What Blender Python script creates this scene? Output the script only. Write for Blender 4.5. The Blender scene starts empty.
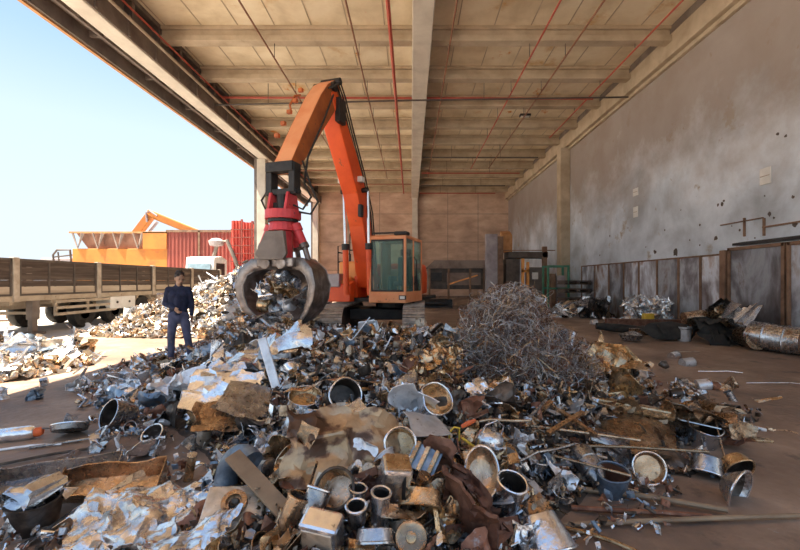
import bpy, bmesh, math, random
from mathutils import Vector, Matrix, noise
R = random.Random(7)
C = bpy.context.scene.collection
PI = math.pi
V = Vector

# ------------------------------------------------------------------ helpers
def T(x, y, z): return Matrix.Translation((x, y, z))
def RX(a): return Matrix.Rotation(a, 4, 'X')
def RY(a): return Matrix.Rotation(a, 4, 'Y')
def RZ(a): return Matrix.Rotation(a, 4, 'Z')
def SC(x, y, z): return Matrix.Diagonal((x, y, z, 1))

def thicken(me, name, th):
    me.update(); n = len(me.vertices); co_ = [v.co.copy() for v in me.vertices]; nr = [v.normal.copy() for v in me.vertices]
    F_ = [tuple(p.vertices) for p in me.polygons]; cnt = {}
    for f in F_:
        for i in range(len(f)): a, b = f[i], f[(i+1) % len(f)]; k = (min(a, b), max(a, b)); cnt[k] = None if k in cnt else (a, b)
    vs = [tuple(c + q*th*.5) for c, q in zip(co_, nr)] + [tuple(c - q*th*.5) for c, q in zip(co_, nr)]
    fs = F_ + [tuple(n+i for i in reversed(f)) for f in F_]
    for e_ in cnt.values():
        if e_: fs.append((e_[1], e_[0], n+e_[0], n+e_[1]))
    m2 = bpy.data.meshes.new(name); m2.from_pydata(vs, [], fs); bpy.data.meshes.remove(me); return m2

class MB:
    def __init__(s): s.v = []; s.f = []
    def add(s, vs, fs, M=None):
        n = len(s.v)
        for p in vs:
            p = V(p)
            s.v.append(tuple(M @ p) if M is not None else tuple(p))
        for f in fs: s.f.append([n + i for i in f])
        return s
    def box(s, c, d, M=None):
        x, y, z = d[0]/2, d[1]/2, d[2]/2
        vs = [(c[0]+a*x, c[1]+b*y, c[2]+e*z) for a in (-1, 1) for b in (-1, 1) for e in (-1, 1)]
        return s.add(vs, [(0,1,3,2),(4,6,7,5),(0,4,5,1),(2,3,7,6),(0,2,6,4),(1,5,7,3)], M)
    def bx(s, x0, x1, y0, y1, z0, z1, M=None):
        return s.box(((x0+x1)/2, (y0+y1)/2, (z0+z1)/2), (x1-x0, y1-y0, z1-z0), M)
    def tube(s, pts, r, n=8, M=None, cap=True, flat=1.0):
        pts = [V(p) for p in pts]; rs = r if isinstance(r, (list, tuple)) else [r]*len(pts)
        vs = []; fs = []; up = None
        for i, p in enumerate(pts):
            t = (pts[min(i+1, len(pts)-1)] - pts[max(i-1, 0)])
            t = t.normalized() if t.length > 1e-9 else V((0, 0, 1))
            if up is None:
                up = V((0, 0, 1)) if abs(t.z) < .9 else V((1, 0, 0))
            a = up - t*up.dot(t)
            a = a.normalized() if a.length > 1e-6 else t.orthogonal().normalized()
            up = a; b = t.cross(a)
            for k in range(n):
                w = 2*PI*k/n
                vs.append(p + a*math.cos(w)*rs[i] + b*math.sin(w)*rs[i]*flat)
        for i in range(len(pts)-1):
            for k in range(n):
                k2 = (k+1) % n
                fs.append((i*n+k, i*n+k2, (i+1)*n+k2, (i+1)*n+k))
        if cap:
            fs.append(tuple(reversed(range(n)))); fs.append(tuple((len(pts)-1)*n+k for k in range(n)))
        return s.add(vs, fs, M)
    def bar(s, a, b, w, h, M=None):
        a, b = V(a), V(b); t = (b-a); L = t.length; q = t.to_track_quat('Y', 'Z').to_matrix().to_4x4()
        m = Matrix.Translation((a+b)/2) @ q
        if M is not None: m = M @ m
        return s.box((0, 0, 0), (w, L, h), m)
    def lathe(s, prof, n=20, M=None, fn=None):
        vs = []; fs = []
        for (r, z) in prof:
            for k in range(n):
                w = 2*PI*k/n; p = V((r*math.cos(w), r*math.sin(w), z))
                vs.append(fn(p) if fn else p)
        for i in range(len(prof)-1):
            for k in range(n):
                k2 = (k+1) % n
                fs.append((i*n+k, i*n+k2, (i+1)*n+k2, (i+1)*n+k))
        if prof[0][0] > 1e-4: fs.append(tuple(reversed(range(n))))
        if prof[-1][0] > 1e-4: fs.append(tuple((len(prof)-1)*n+k for k in range(n)))
        return s.add(vs, fs, M)
    def prism(s, poly, t0, t1, M=None):      # poly in (y,z), extruded along x
        n = len(poly)
        vs = [(t0, a, b) for a, b in poly] + [(t1, a, b) for a, b in poly]
        fs = [tuple(range(n)), tuple(reversed(range(n, 2*n)))]
        for i in range(n):
            j = (i+1) % n; fs.append((i, n+i, n+j, j))
        return s.add(vs, fs, M)
    def loftbox(s, secs, M=None):            # secs: list of (center, halfx, halfdepth, dirvector) along a path in the yz plane
        vs = []; fs = []
        for c, hx, hd, d in secs:
            c = V(c); d = V(d).normalized()
            for a, b in ((-1, -1), (1, -1), (1, 1), (-1, 1)):
                vs.append(c + V((a*hx, 0, 0)) + d*b*hd)
        for i in range(len(secs)-1):
            for k in range(4):
                k2 = (k+1) % 4; fs.append((i*4+k, i*4+k2, (i+1)*4+k2, (i+1)*4+k))
        fs.append((3, 2, 1, 0)); m = (len(secs)-1)*4; fs.append((m, m+1, m+2, m+3))
        return s.add(vs, fs, M)
    def mesh(s, name, smooth=False, solid=0, fixn=True, angle=None):
        me = bpy.data.meshes.new(name); me.from_pydata([tuple(p) for p in s.v], [], s.f)
        if fixn or solid:
            bm = bmesh.new(); bm.from_mesh(me)
            bmesh.ops.recalc_face_normals(bm, faces=bm.faces)
            bm.to_mesh(me); bm.free()
            if solid: me = thicken(me, name, solid)
        if smooth:
            me.polygons.foreach_set('use_smooth', [True]*len(me.polygons))
            if angle: me.set_sharp_from_angle(angle=angle)
        me.update(); return me
    def build(s, name, mat, parent=None, smooth=False, bevel=0, loc=None, angle=.7, solid=0):
        me = s.mesh(name, smooth, solid, True, angle if smooth else None)
        return link(name, me, mat, parent, bevel, loc)

def link(name, me, mat, parent=None, bevel=0, loc=None):
    o = bpy.data.objects.new(name, me); C.objects.link(o)
    if mat is not None:
        if not me.materials: me.materials.append(mat)
        else:
            o.material_slots[0].link = 'OBJECT'; o.material_slots[0].material = mat
    if parent: o.parent = parent
    if loc: o.location = loc
    if bevel:
        m = o.modifiers.new('bevel', 'BEVEL'); m.width = bevel; m.segments = 2; m.limit_method = 'ANGLE'; m.angle_limit = .6
    return o

def tag(o, label, cat, group=None, kind=None):
    if label: o['label'] = label
    if cat: o['category'] = cat
    if group: o['group'] = group
    if kind: o['kind'] = kind
    return o
def thing(name, label, cat, loc=(0, 0, 0), rz=0, group=None):
    o = bpy.data.objects.new(name, None); C.objects.link(o); o.empty_display_size = .1
    o.location = loc; o.rotation_euler = (0, 0, rz)
    return tag(o, label, cat, group)
def struct(o): o['kind'] = 'structure'; return o

# ------------------------------------------------------------------ materials
def rgb(c): return (c[0], c[1], c[2], 1)
def mat(name, cols, scale=4, rough=.6, metal=0, bump=.2, rvar=.15, rand=0.0, detail=6, dist=.3, spots=None, stretch=None, bscale=None, coord='Object', spec=.5):
    """cols: list of (pos, colour) on a noise ramp; rand: per-object brightness spread; spots: (colour, scale, threshold)"""
    m = bpy.data.materials.new(name); m.use_nodes = True; nt = m.node_tree; N = nt.nodes; L = nt.links
    b = N['Principled BSDF']
    tc = N.new('ShaderNodeTexCoord'); src = tc.outputs[coord]
    oi = N.new('ShaderNodeObjectInfo')
    ad = N.new('ShaderNodeVectorMath'); ad.operation = 'ADD'
    mu = N.new('ShaderNodeVectorMath'); mu.operation = 'SCALE'; mu.inputs['Scale'].default_value = 37.0
    cx = N.new('ShaderNodeCombineXYZ'); L.new(oi.outputs['Random'], cx.inputs[0]); L.new(oi.outputs['Random'], cx.inputs[1])
    L.new(cx.outputs[0], mu.inputs[0]); L.new(src, ad.inputs[0]); L.new(mu.outputs[0], ad.inputs[1])
    vec = ad.outputs[0]
    if stretch:
        mp = N.new('ShaderNodeMapping'); mp.inputs['Scale'].default_value = stretch; L.new(vec, mp.inputs[0]); vec = mp.outputs[0]
    n1 = N.new('ShaderNodeTexNoise'); n1.inputs['Scale'].default_value = scale; n1.inputs['Detail'].default_value = detail
    n1.inputs['Distortion'].default_value = dist; n1.inputs['Roughness'].default_value = .6
    L.new(vec, n1.inputs['Vector'])
    cr = N.new('ShaderNodeValToRGB'); L.new(n1.outputs['Fac'], cr.inputs[0])
    e = cr.color_ramp.elements
    while len(e) < len(cols): e.new(.5)
    for i, (p, c) in enumerate(cols): e[i].position = p; e[i].color = rgb(c)
    out = cr.outputs[0]
    if spots:
        for sc_, th, w_, col in spots:
            n2 = N.new('ShaderNodeTexNoise'); n2.inputs['Scale'].default_value = sc_; n2.inputs['Detail'].default_value = 8
            n2.inputs['Roughness'].default_value = .65; L.new(vec, n2.inputs['Vector'])
            r2 = N.new('ShaderNodeMapRange'); r2.inputs['From Min'].default_value = th; r2.inputs['From Max'].default_value = th + w_
            L.new(n2.outputs['Fac'], r2.inputs['Value'])
            mx = N.new('ShaderNodeMix'); mx.data_type = 'RGBA'; L.new(r2.outputs[0], mx.inputs['Factor'])
            L.new(out, mx.inputs['A']); mx.inputs['B'].default_value = rgb(col); out = mx.outputs['Result']
    if rand:
        mr = N.new('ShaderNodeMapRange'); mr.inputs['To Min'].default_value = 1-rand; mr.inputs['To Max'].default_value = 1+rand
        ml = N.new('ShaderNodeMath'); ml.operation = 'MULTIPLY'; ml.inputs[1].default_value = 7.31
        fr = N.new('ShaderNodeMath'); fr.operation = 'FRACT'; L.new(oi.outputs['Random'], ml.inputs[0]); L.new(ml.outputs[0], fr.inputs[0])
        L.new(fr.outputs[0], mr.inputs['Value'])
        hs = N.new('ShaderNodeHueSaturation'); L.new(mr.outputs[0], hs.inputs['Value']); L.new(out, hs.inputs['Color']); out = hs.outputs[0]
    L.new(out, b.inputs['Base Color'])
    b.inputs['Metallic'].default_value = metal
    b.inputs['Specular IOR Level'].default_value = spec
    n3 = N.new('ShaderNodeTexNoise'); n3.inputs['Scale'].default_value = (bscale or scale*2.5); n3.inputs['Detail'].default_value = 5; L.new(vec, n3.inputs['Vector'])
    rr = N.new('ShaderNodeMapRange'); rr.inputs['To Min'].default_value = max(0.05, rough-rvar); rr.inputs['To Max'].default_value = min(1, rough+rvar)
    L.new(n3.outputs['Fac'], rr.inputs['Value']); L.new(rr.outputs[0], b.inputs['Roughness'])
    if bump:
        bp = N.new('ShaderNodeBump'); bp.inputs['Strength'].default_value = bump; bp.inputs['Distance'].default_value = .02
        L.new(n3.outputs['Fac'], bp.inputs['Height']); L.new(bp.outputs[0], b.inputs['Normal'])
    return m
def plain(name, c, rough=.6, metal=0, spec=.5): return mat(name, [(.35, [k*.8 for k in c]), (.65, [min(1, k*1.15) for k in c])], 5, rough, metal, .1, .1, spec=spec)

M = {}
M['wall_r'] = mat('whitewashed_wall', [(.34, (.38,.41,.45)), (.5, (.58,.64,.71)), (.64, (.76,.82,.90))], .5, .85, 0, .5, .1,
    spots=[(.2, .55, .12, (.36,.33,.30)), (.7, .62, .06, (.42,.38,.33)), (2.2, .66, .05, (.36,.31,.27)), (6, .70, .03, (.10,.07,.05)), (1.1, .74, .02, (.16,.10,.06))], bscale=3.5, detail=9)
def wall_brown_top(m, col, z0, z1, amp):     # mixes brown over the wall colour, stronger with height, ragged border
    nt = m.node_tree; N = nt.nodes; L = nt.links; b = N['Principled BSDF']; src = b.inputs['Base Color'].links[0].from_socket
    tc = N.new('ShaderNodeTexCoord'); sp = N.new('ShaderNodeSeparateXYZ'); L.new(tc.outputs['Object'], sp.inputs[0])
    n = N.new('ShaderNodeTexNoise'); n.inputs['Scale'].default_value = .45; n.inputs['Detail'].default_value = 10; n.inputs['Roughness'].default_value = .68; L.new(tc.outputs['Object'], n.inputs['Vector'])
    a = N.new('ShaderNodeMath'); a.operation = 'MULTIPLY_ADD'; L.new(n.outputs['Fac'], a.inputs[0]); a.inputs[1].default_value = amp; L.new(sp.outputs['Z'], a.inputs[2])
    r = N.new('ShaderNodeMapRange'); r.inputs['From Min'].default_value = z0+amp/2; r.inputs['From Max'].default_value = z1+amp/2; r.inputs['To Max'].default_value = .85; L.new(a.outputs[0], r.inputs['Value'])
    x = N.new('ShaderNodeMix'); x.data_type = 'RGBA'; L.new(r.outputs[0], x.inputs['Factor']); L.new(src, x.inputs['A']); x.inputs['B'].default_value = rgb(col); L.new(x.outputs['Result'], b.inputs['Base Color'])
wall_brown_top(M['wall_r'], (.34,.27,.22), 4.0, 7.0, 7.0)
M['wall_b'] = mat('pink_beige_wall', [(.3, (.44,.29,.21)), (.55, (.66,.47,.35)), (.7, (.78,.61,.48))], .5, .9, 0, .25, .1,
    spots=[(.9, .62, .12, (.38,.24,.17))], bscale=4, detail=9, stretch=(1, 1, 2.2))
M['conc'] = mat('aged_concrete', [(.3, (.36,.28,.19)), (.7, (.58,.48,.35))], 1.2, .85, 0, .2, .1, spots=[(2.2, .66, .08, (.30,.21,.13))], bscale=9)
M['conc_l'] = mat('pale_concrete', [(.3, (.55,.50,.43)), (.7, (.74,.69,.60))], 1.4, .85, 0, .15, .1, bscale=9)
M['ceil'] = mat('ceiling_slab', [(.3, (.62,.51,.34)), (.55, (.82,.71,.52)), (.72, (.90,.81,.63))], .8, .9, 0, .1, .1,
    spots=[(.55, .60, .1, (.62,.42,.20)), (1.1, .63, .05, (.62,.25,.04))], bscale=6)
M['steel_d'] = mat('dark_steel', [(.3, (.07,.06,.055)), (.7, (.15,.12,.10))], 3, .7, .2, .1, .1)
M['steel_b'] = mat('brown_grey_steel', [(.3, (.13,.10,.085)), (.7, (.25,.21,.18))], 2, .7, .1, .1, .1)
M['rust_sun_edge'] = mat('orange_rust_and_sunlit_edge', [(.3, (.38,.17,.06)), (.7, (.60,.32,.14))], 3, .8, 0, .1, .1)  # rust on rims and flaps, painted sunlight on the canopy edge
M['pipe_red'] = mat('red_pipe', [(.3, (.36,.05,.03)), (.7, (.50,.10,.06))], 3, .5, 0, 0, .1)
M['pipe_b'] = mat('brown_pipe', [(.3, (.20,.08,.04)), (.7, (.30,.14,.08))], 3, .6, 0, 0, .1)
M['pipe_d'] = mat('black_pipe', [(.3, (.05,.04,.035)), (.7, (.09,.07,.06))], 3, .6, 0, 0, .1)
M['floor'] = mat('dirty_floor', [(.25, (.12,.082,.068)), (.5, (.26,.175,.125)), (.72, (.44,.32,.24))], .9, .58, 0, .6, .2,
    spots=[(2.5, .58, .1, (.09,.065,.055)), (9, .66, .05, (.32,.28,.25)), (14, .70, .03, (.04,.03,.03))], bscale=12, detail=10)
M['yard'] = mat('yard_ground', [(.3, (.40,.37,.34)), (.7, (.60,.57,.53))], .3, .95, 0, .3, .05, spots=[(3, .6, .1, (.33,.27,.2))], bscale=6, detail=9)
M['orange'] = mat('orange_paint', [(.3, (.74,.075,.012)), (.6, (.92,.12,.02))], 1.5, .45, 0, .05, .12, spots=[(3.5, .64, .05, (.30,.09,.04)), (14, .68, .03, (.16,.07,.04))])
M['orange_l'] = mat('worn_orange_paint', [(.3, (.80,.26,.10)), (.6, (.88,.38,.18))], 1.5, .5, 0, .05, .12, spots=[(3.5, .64, .06, (.50,.20,.10)), (12, .68, .03, (.2,.1,.06))])
M['orange_y'] = mat('yellow_orange_paint', [(.3, (.85,.30,.06)), (.6, (.92,.42,.12))], 1.5, .5, 0, .05, .12, spots=[(6, .66, .06, (.45,.18,.08))])
M['orange_d'] = mat('rust_spotted_dark_orange', [(.3, (.30,.07,.02)), (.6, (.48,.13,.03))], 2.5, .55, 0, .1, .12, spots=[(4, .6, .06, (.16,.06,.03))])
M['black'] = mat('black_metal', [(.3, (.015,.015,.016)), (.7, (.045,.04,.038))], 5, .5, .3, .1, .15)
M['rubber'] = mat('rubber', [(.3, (.012,.012,.012)), (.7, (.05,.045,.04))], 5, .85, 0, .2, .1)
M['red'] = mat('red_grapple_paint', [(.3, (.50,.03,.04)), (.6, (.70,.07,.08))], 3, .45, 0, .05, .12, spots=[(5, .62, .06, (.14,.05,.05))])
M['tine'] = mat('worn_dark_steel', [(.3, (.10,.075,.065)), (.5, (.22,.18,.16)), (.7, (.42,.38,.36))], 4, .38, .75, .15, .12)
M['tine_l'] = mat('polished_worn_steel', [(.3, (.15,.12,.11)), (.7, (.40,.36,.34))], 5, .35, .8, .1, .12)
M['track'] = mat('dusty_track_steel', [(.3, (.28,.22,.18)), (.7, (.56,.49,.43))], 6, .6, .4, .2, .1)
M['chrome'] = mat('chrome_rod', [(.3, (.7,.7,.7)), (.7, (.85,.85,.85))], 3, .15, 1, 0, .05)
M['glass'] = None
g = bpy.data.materials.new('green_tinted_glass'); g.use_nodes = True; b = g.node_tree.nodes['Principled BSDF']
b.inputs['Base Color'].default_value = (.45, .72, .66, 1); b.inputs['Roughness'].default_value = .03; b.inputs['Transmission Weight'].default_value = .85; b.inputs['IOR'].default_value = 1.2
M['glass'] = g
M['board'] = mat('weathered_board', [(.3, (.05,.034,.028)), (.5, (.09,.065,.052)), (.7, (.16,.125,.10))], 2, .85, 0, .3, .1, stretch=(1, .3, 6), rand=.15)
M['board_l'] = mat('pale_lower_board', [(.3, (.40,.32,.24)), (.7, (.58,.50,.40))], 2, .85, 0, .2, .1, stretch=(1, .3, 3))
M['stake'] = mat('worn_grey_stake', [(.3, (.34,.27,.20)), (.7, (.58,.52,.44))], 4, .7, 0, .1, .1, spots=[(5, .6, .08, (.28,.15,.08))])
M['frame_b'] = mat('beige_chassis', [(.3, (.36,.28,.20)), (.7, (.52,.44,.34))], 3, .7, 0, .1, .1, spots=[(4, .62, .08, (.22,.14,.09))])
M['white_p'] = mat('white_paint', [(.3, (.66,.64,.60)), (.7, (.82,.81,.78))], 3, .5, 0, .05, .1)
M['cont_o'] = mat('orange_container', [(.3, (.40,.14,.03)), (.6, (.56,.22,.04))], .5, .7, 0, .1, .1, spots=[(.6, .55, .15, (.45,.13,.04))], detail=8)
M['cont_r'] = mat('red_container', [(.3, (.20,.045,.035)), (.6, (.30,.07,.05))], .5, .7, 0, .1, .1, spots=[(.8, .6, .1, (.28,.11,.08))], detail=8)
M['cont_r2'] = mat('bright_red_container', [(.3, (.42,.04,.03)), (.6, (.58,.09,.06))], .8, .6, 0, .1, .1)
M['rust_in'] = mat('rusty_hopper', [(.3, (.18,.09,.06)), (.6, (.34,.18,.12))], 1.2, .8, 0, .1, .1)
M['panel'] = mat('rusty_grey_panel', [(.32, (.12,.10,.095)), (.45, (.28,.28,.31)), (.56, (.60,.66,.74)), (.70, (.32,.20,.13))], 1.3, .5, .35, .1, .12,
    spots=[(1.3, .58, .1, (.20,.10,.06))], stretch=(1, 1, .45), rand=.45, detail=7)
M['panel_f'] = mat('rusty_panel_frame', [(.3, (.14,.08,.05)), (.6, (.28,.17,.11))], 3, .7, .2, .1, .1)
M['mach'] = mat('brown_machine_plate', [(.3, (.17,.12,.095)), (.6, (.30,.23,.19))], 1.4, .7, .1, .1, .1)
M['green'] = mat('green_frame_paint', [(.3, (.04,.16,.10)), (.6, (.08,.26,.17))], 3, .6, 0, .05, .1)
M['blueglass'] = plain('truck_window', (.28, .40, .48), .12, 0)
M['slab'] = mat('grey_lilac_plate', [(.3, (.26,.22,.23)), (.6, (.44,.39,.40))], 1.5, .55, .3, .1, .1)

# ------------------------------------------------------------------ camera
cam = bpy.data.cameras.new('camera'); co = bpy.data.objects.new('camera', cam); C.objects.link(co)
co.location = (0, 0, 1.6); co.rotation_euler = (PI/2, 0, 0)
cam.sensor_width = 36; cam.lens = 18; cam.shift_x = -11/800; cam.shift_y = 6/800; cam.clip_start = .05; cam.clip_end = 600
sc = bpy.context.scene; sc.camera = co
sc.view_settings.view_transform = 'Standard'; sc.view_settings.look = 'None'; sc.view_settings.gamma = 1; sc.view_settings.exposure = EXPO = 0.8
sc.cycles.use_denoising = True; sc.cycles.max_bounces = 10; sc.cycles.diffuse_bounces = 6; sc.cycles.sample_clamp_indirect = 6
def ray(px, py, d): return V(((px-411)*d/400, d, 1.6+(281-py)*d/400))

# ------------------------------------------------------------------ sky and sun
w = bpy.data.worlds.new('sky'); sc.world = w; w.use_nodes = True; N = w.node_tree.nodes; L = w.node_tree.links
bg = N['Background']; tc = N.new('ShaderNodeTexCoord'); sp = N.new('ShaderNodeSeparateXYZ'); cr = N.new('ShaderNodeValToRGB')
L.new(tc.outputs['Generated'], sp.inputs[0]); L.new(sp.outputs['Z'], cr.inputs[0]); L.new(cr.outputs[0], bg.inputs[0])
e = cr.color_ramp.elements; e[0].position = 0; e[0].color = (.80, .88, .97, 1); e[1].position = .62; e[1].color = (.38, .55, .86, 1)
for p, c in ((.12, (.78,.90,1,1)), (.30, (.70,.87,1,1)), (.43, (.48,.70,.98,1))):
    k = e.new(p); k.color = c
bg.inputs[1].default_value = .66
sl = bpy.data.lights.new('sun', 'SUN'); sl.energy = 13.0; sl.color = (1, .88, .70); sl.angle = .009
so = bpy.data.objects.new('sun', sl); C.objects.link(so); so.location = (-20, -4, 30)
d = V((.47, .12, -1)); so.rotation_euler = d.to_track_quat('-Z', 'Y').to_euler()

# ------------------------------------------------------------------ hall
XL, XR, YB = -8.9, 9.0, 37.0
Y0 = -1.0
def S(mb, name, m, **k): return struct(mb.build(name, m, **k))
S(MB().bx(-9.3, 9.6, Y0-14, YB+.6, -.4, 0), 'floor', M['floor'])
S(MB().add([(-160, -60, -.004), (-9.3, -60, -.004), (-9.3, 220, -.004), (-160, 220, -.004)], [(0,1,2,3)]), 'ground_yard', M['yard'])
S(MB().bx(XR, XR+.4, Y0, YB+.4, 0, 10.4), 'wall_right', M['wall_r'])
bw = MB()
bw.bx(-9.2, XR, YB, YB+.4, 0, 10.4)
S(bw, 'wall_back', M['wall_b'])
jt = MB()
for z in (2.6, 5.2, 7.8): jt.bx(-8.7, XR, YB-.012, YB+.01, z-.02, z+.02)
for x in (-5.8, -2.9, 3.4, 6.2): jt.bx(x-.02, x+.02, YB-.012, YB+.01, 0, 10)
S(jt, 'trim_1', M['mach'])
# ceiling slabs with visible joints
S(MB().bx(-9.0, XR, Y0, YB, 10.12, 10.4), 'ceiling', M['ceil'])
cj = MB()
k = 0
x = -8.2
while x < 9:
    cj.bx(x-.018, x+.018, Y0, YB, 10.108, 10.125); x += 1.22
S(cj, 'trim_2', M['conc'])
# cross beams: I shaped, each one a beam of its own
nb = 0
y = 13.3 - 2.5*5
while y < YB-.6:
    for (x0, x1) in ((-8.35, .04), (.66, 8.72)):
        b = MB(); b.bx(x0, x1, y, y+.36, 10.0, 10.12); b.bx(x0, x1, y+.08, y+.28, 9.78, 10.0); b.bx(x0, x1, y+.0, y+.36, 9.6, 9.8)
        S(b, 'beam_cross_%d' % (nb+1), M['conc'], bevel=.02); nb += 1
    y += 2.5
S(MB().bx(.04, .66, Y0, YB, 9.2, 10.12), 'beam_centre', M['conc_l'], bevel=.03)
b = MB(); b.bx(8.68, XR, Y0, YB, 9.15, 10.1); b.bx(8.86, XR, Y0, YB, 9.02, 9.16)
S(b, 'beam_right', M['conc'], bevel=.02)
S(MB().bx(8.66, 9.0, Y0, YB, 9.85, 10.1), 'trim_3', M['steel_b'])
# right column and bracket
b = MB(); b.bx(8.45, 9.0, 22.6, 23.2, 0, 9.15)
S(b, 'column_right', M['conc'], bevel=.03)
S(MB().bx(.1, .62, YB-.5, YB, 0, 9.2), 'column_centre', M['conc_l'], bevel=.03)
# left edge: concrete beam on columns, canopy, fascia
S(MB().bx(-8.87, -8.31, Y0, YB, 8.7, 9.35), 'beam_left', M['conc_l'], bevel=.03)
S(MB().bx(-8.85, -8.6, Y0, YB, 9.35, 10.12), 'wall_left_upper', M['steel_b'])
b = MB(); b.bx(-8.31, -8.285, Y0, YB, 8.76, 9.4)
y = Y0+.2
while y < YB-.2: b.bx(-8.30, -8.24, y, y+.08, 8.78, 9.4); y += 1.25
S(b, 'trim_8', M['steel_b'])
b = MB()
y = Y0+.5
while y < YB-.2:
    b.bx(-8.60, -8.36, y, y+.12, 9.35, 10.1); y += 1.25
b.bx(-8.6, -8.33, Y0, YB, 9.98, 10.12)
S(b, 'trim_4', M['steel_b'])
b = MB(); b.bx(-9.62, -8.87, Y0, YB, 9.0, 9.12)
S(b, 'canopy_roof', M['steel_b'])
b = MB(); b.bx(-9.62, -9.50, Y0, YB, 8.55, 9.5)
y = Y0+.3
while y < YB:
    b.bx(-9.5, -8.87, y, y+.1, 8.82, 9.0); y += 2.5
b.bx(-9.16, -9.08, Y0, YB, 8.78, 9.0)
S(b, 'trim_5', M['steel_b'])
S(MB().bx(-9.68, -9.58, Y0, YB, 8.5, 8.58), 'trim_6', M['rust_sun_edge'])  # orange colour stands in for sun catching the outer canopy edge
for i, y in enumerate((23.2, 36.4, 9.0-13.2)):
    if y < 0: continue
    b = MB(); b.bx(-8.95, -8.45, y, y+.55, 0, 8.7)
    S(b, 'column_left_%d' % (i+1), M['conc_l'], bevel=.03)
    b = MB(); b.bx(-9.12, -8.96, y+.05, y+.4, 0, 8.75)
    S(b, 'trim_%d' % (20+i), M['steel_b'])

# pipes under the roof
def pipe(pts, r, m, label, grp=None, hang=None):
    t = thing('ceiling_pipe', label, 'pipe', (0, 0, 0), 0, grp)
    MB().tube(pts, r, 8).build('pipe_run', m, t, smooth=True)
    if hang:
        for (hx, hy, hz, zt) in hang: MB().tube([(hx, hy, hz), (hx, hy, zt)], .012, 5).build('hanger', M['pipe_d'], t)
def yl(x, z, y0, y1): return [(x, y0, z), (x, (y0+y1)/2, z), (x, y1, z)]
def hy(x, z, ys): return [(x, q+.18, z, 9.62) for q in ys]
rows = [13.3+2.5*i for i in range(9)]
pipe(yl(-.62, 9.05, Y0, 34), .06, M['pipe_red'], 'thick red pipe running the length of the hall left of the centre beam', None, hy(-.62, 9.05, rows[::2]))
pipe([(-8.2, 17.4, 9.58), (0, 17.5, 9.6), (8.0, 17.6, 9.62)], .05, M['pipe_red'], 'red pipe running across the hall just under the third cross beam')
pipe([(-8.9, 16.9, 9.02), (0, 16.5, 9.05), (9.35, 16.3, 9.1)], .035, M['pipe_d'], 'thin dark pipe crossing the hall below the red cross pipe', None, [(-6, 16.8, 9.02, 9.9), (3, 16.45, 9.06, 9.9)])
pipe([(-8.05, Y0, 9.12), (-8.05, 15, 9.1), (-8.05, 33, 9.05)], .045, M['frame_b'], 'pale pipe running along the left edge beam')
pipe([(-8.0, Y0, 9.4), (-8.0, 15, 9.38), (-8.0, 33, 9.36)], .03, M['pipe_red'], 'thin red pipe above the pale pipe on the left edge beam')
for (x, z, m, lab, ys) in ((-4.6, 9.1, M['pipe_b'], 'brown sprinkler pipe under the left bay, farthest from the centre beam', rows[:6]),
        (-1.75, 9.1, M['pipe_b'], 'brown sprinkler pipe between the orange boom and the thick red pipe', rows[:7]),
        (1.25, 9.2, M['pipe_b'], 'brown sprinkler pipe just right of the centre beam', rows[:7]),
        (4.0, 9.1, M['pipe_red'], 'thin red sprinkler pipe in the middle of the right bay', rows[:6]),
        (5.2, 9.15, M['pipe_b'], 'brown sprinkler pipe right of the thin red one in the right bay', rows[:6]),
        (7.55, 9.4, M['pipe_red'], 'red pipe running close to the right edge beam', rows[:4])):
    pipe(yl(x, z, Y0, ys[-1]+1), .028, m, lab, None, hy(x, z, ys))
for i, (y, z) in enumerate(((24.6, 9.2), (28.0, 9.15), (31.5, 9.1), (34.2, 9.1))):
    pipe([(.75, y, z), (7.8 - i*.2, y, z)], .04, M['pipe_red' if i % 2 else 'pipe_d'], ['dark cross pipe nearest of the four in the rear right bay', 'red cross pipe second of the four in the rear right bay', 'dark cross pipe third of the four in the rear right bay', 'red cross pipe closest to the back wall'][i], None, [(2.5, y, z, 10), (5.5, y, z, 10)])
for i, (y, z) in enumerate(((27.5, 9.2), (31, 9.1))):
    pipe([(-7.8, y, z), (0, y, z)], .05, M['pipe_b'], ['brown cross pipe behind the boom in the rear left bay', 'brown cross pipe nearest the back wall in the left bay'][i])
lm = thing('ceiling_lamp', 'small dark lamp hanging under the dark cross pipe in the right bay', 'lamp', (5.3, 18.6, 9.3))
MB().box((0, 0, 0), (.5, .25, .1)).build('lamp_housing', M['black'], lm, bevel=.02); MB().tube([(0, 0, 0), (0, 0, .5)], .015, 5).build('hanger', M['pipe_d'], lm)
MB().bx(-.2, .2, -.09, .09, -.06, -.045).build('lamp_diffuser', M['white_p'], lm)

# ------------------------------------------------------------------ right wall fittings
ys = [20.7, 19.2, 17.85, 16.6, 15.5, 14.35, 13.2, 12.2, 11.25]
zt = 2.33
plab = ['farthest from the camera, at the column', 'second from the column', 'third from the column', 'fourth from the column with a pale stain', 'fifth from the column', 'behind the shiny bale', 'behind the brown bent pipe', 'just before the rusty post']
for i in range(8):
    t = thing('wall_panel', 'rusty grey steel panel leaning on the right wall, ' + plab[i], 'steel panel', (8.86, ys[i], 0), 0, 'steel panels along the right wall')
    W = ys[i]-ys[i+1]
    MB().bx(-.02, .03, -W+.06, -.03, .0, zt).build('panel_sheet', M['panel'], t, bevel=.01)
    MB().bx(-.05, .03, -.04, .04, 0, zt+.03).build('panel_post', M['panel_f'], t)
    MB().bx(-.04, .03, -W, 0, zt, zt+.05).build('top_rail', M['panel_f'], t)
tag(MB().bx(8.62, 8.9, 11.02, 11.2, 0, 2.45).build('rusty_post', M['rust_sun_edge'] and M['panel_f'], bevel=.02), 'tall rusty steel post between the two runs of wall panels', 'post')
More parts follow.
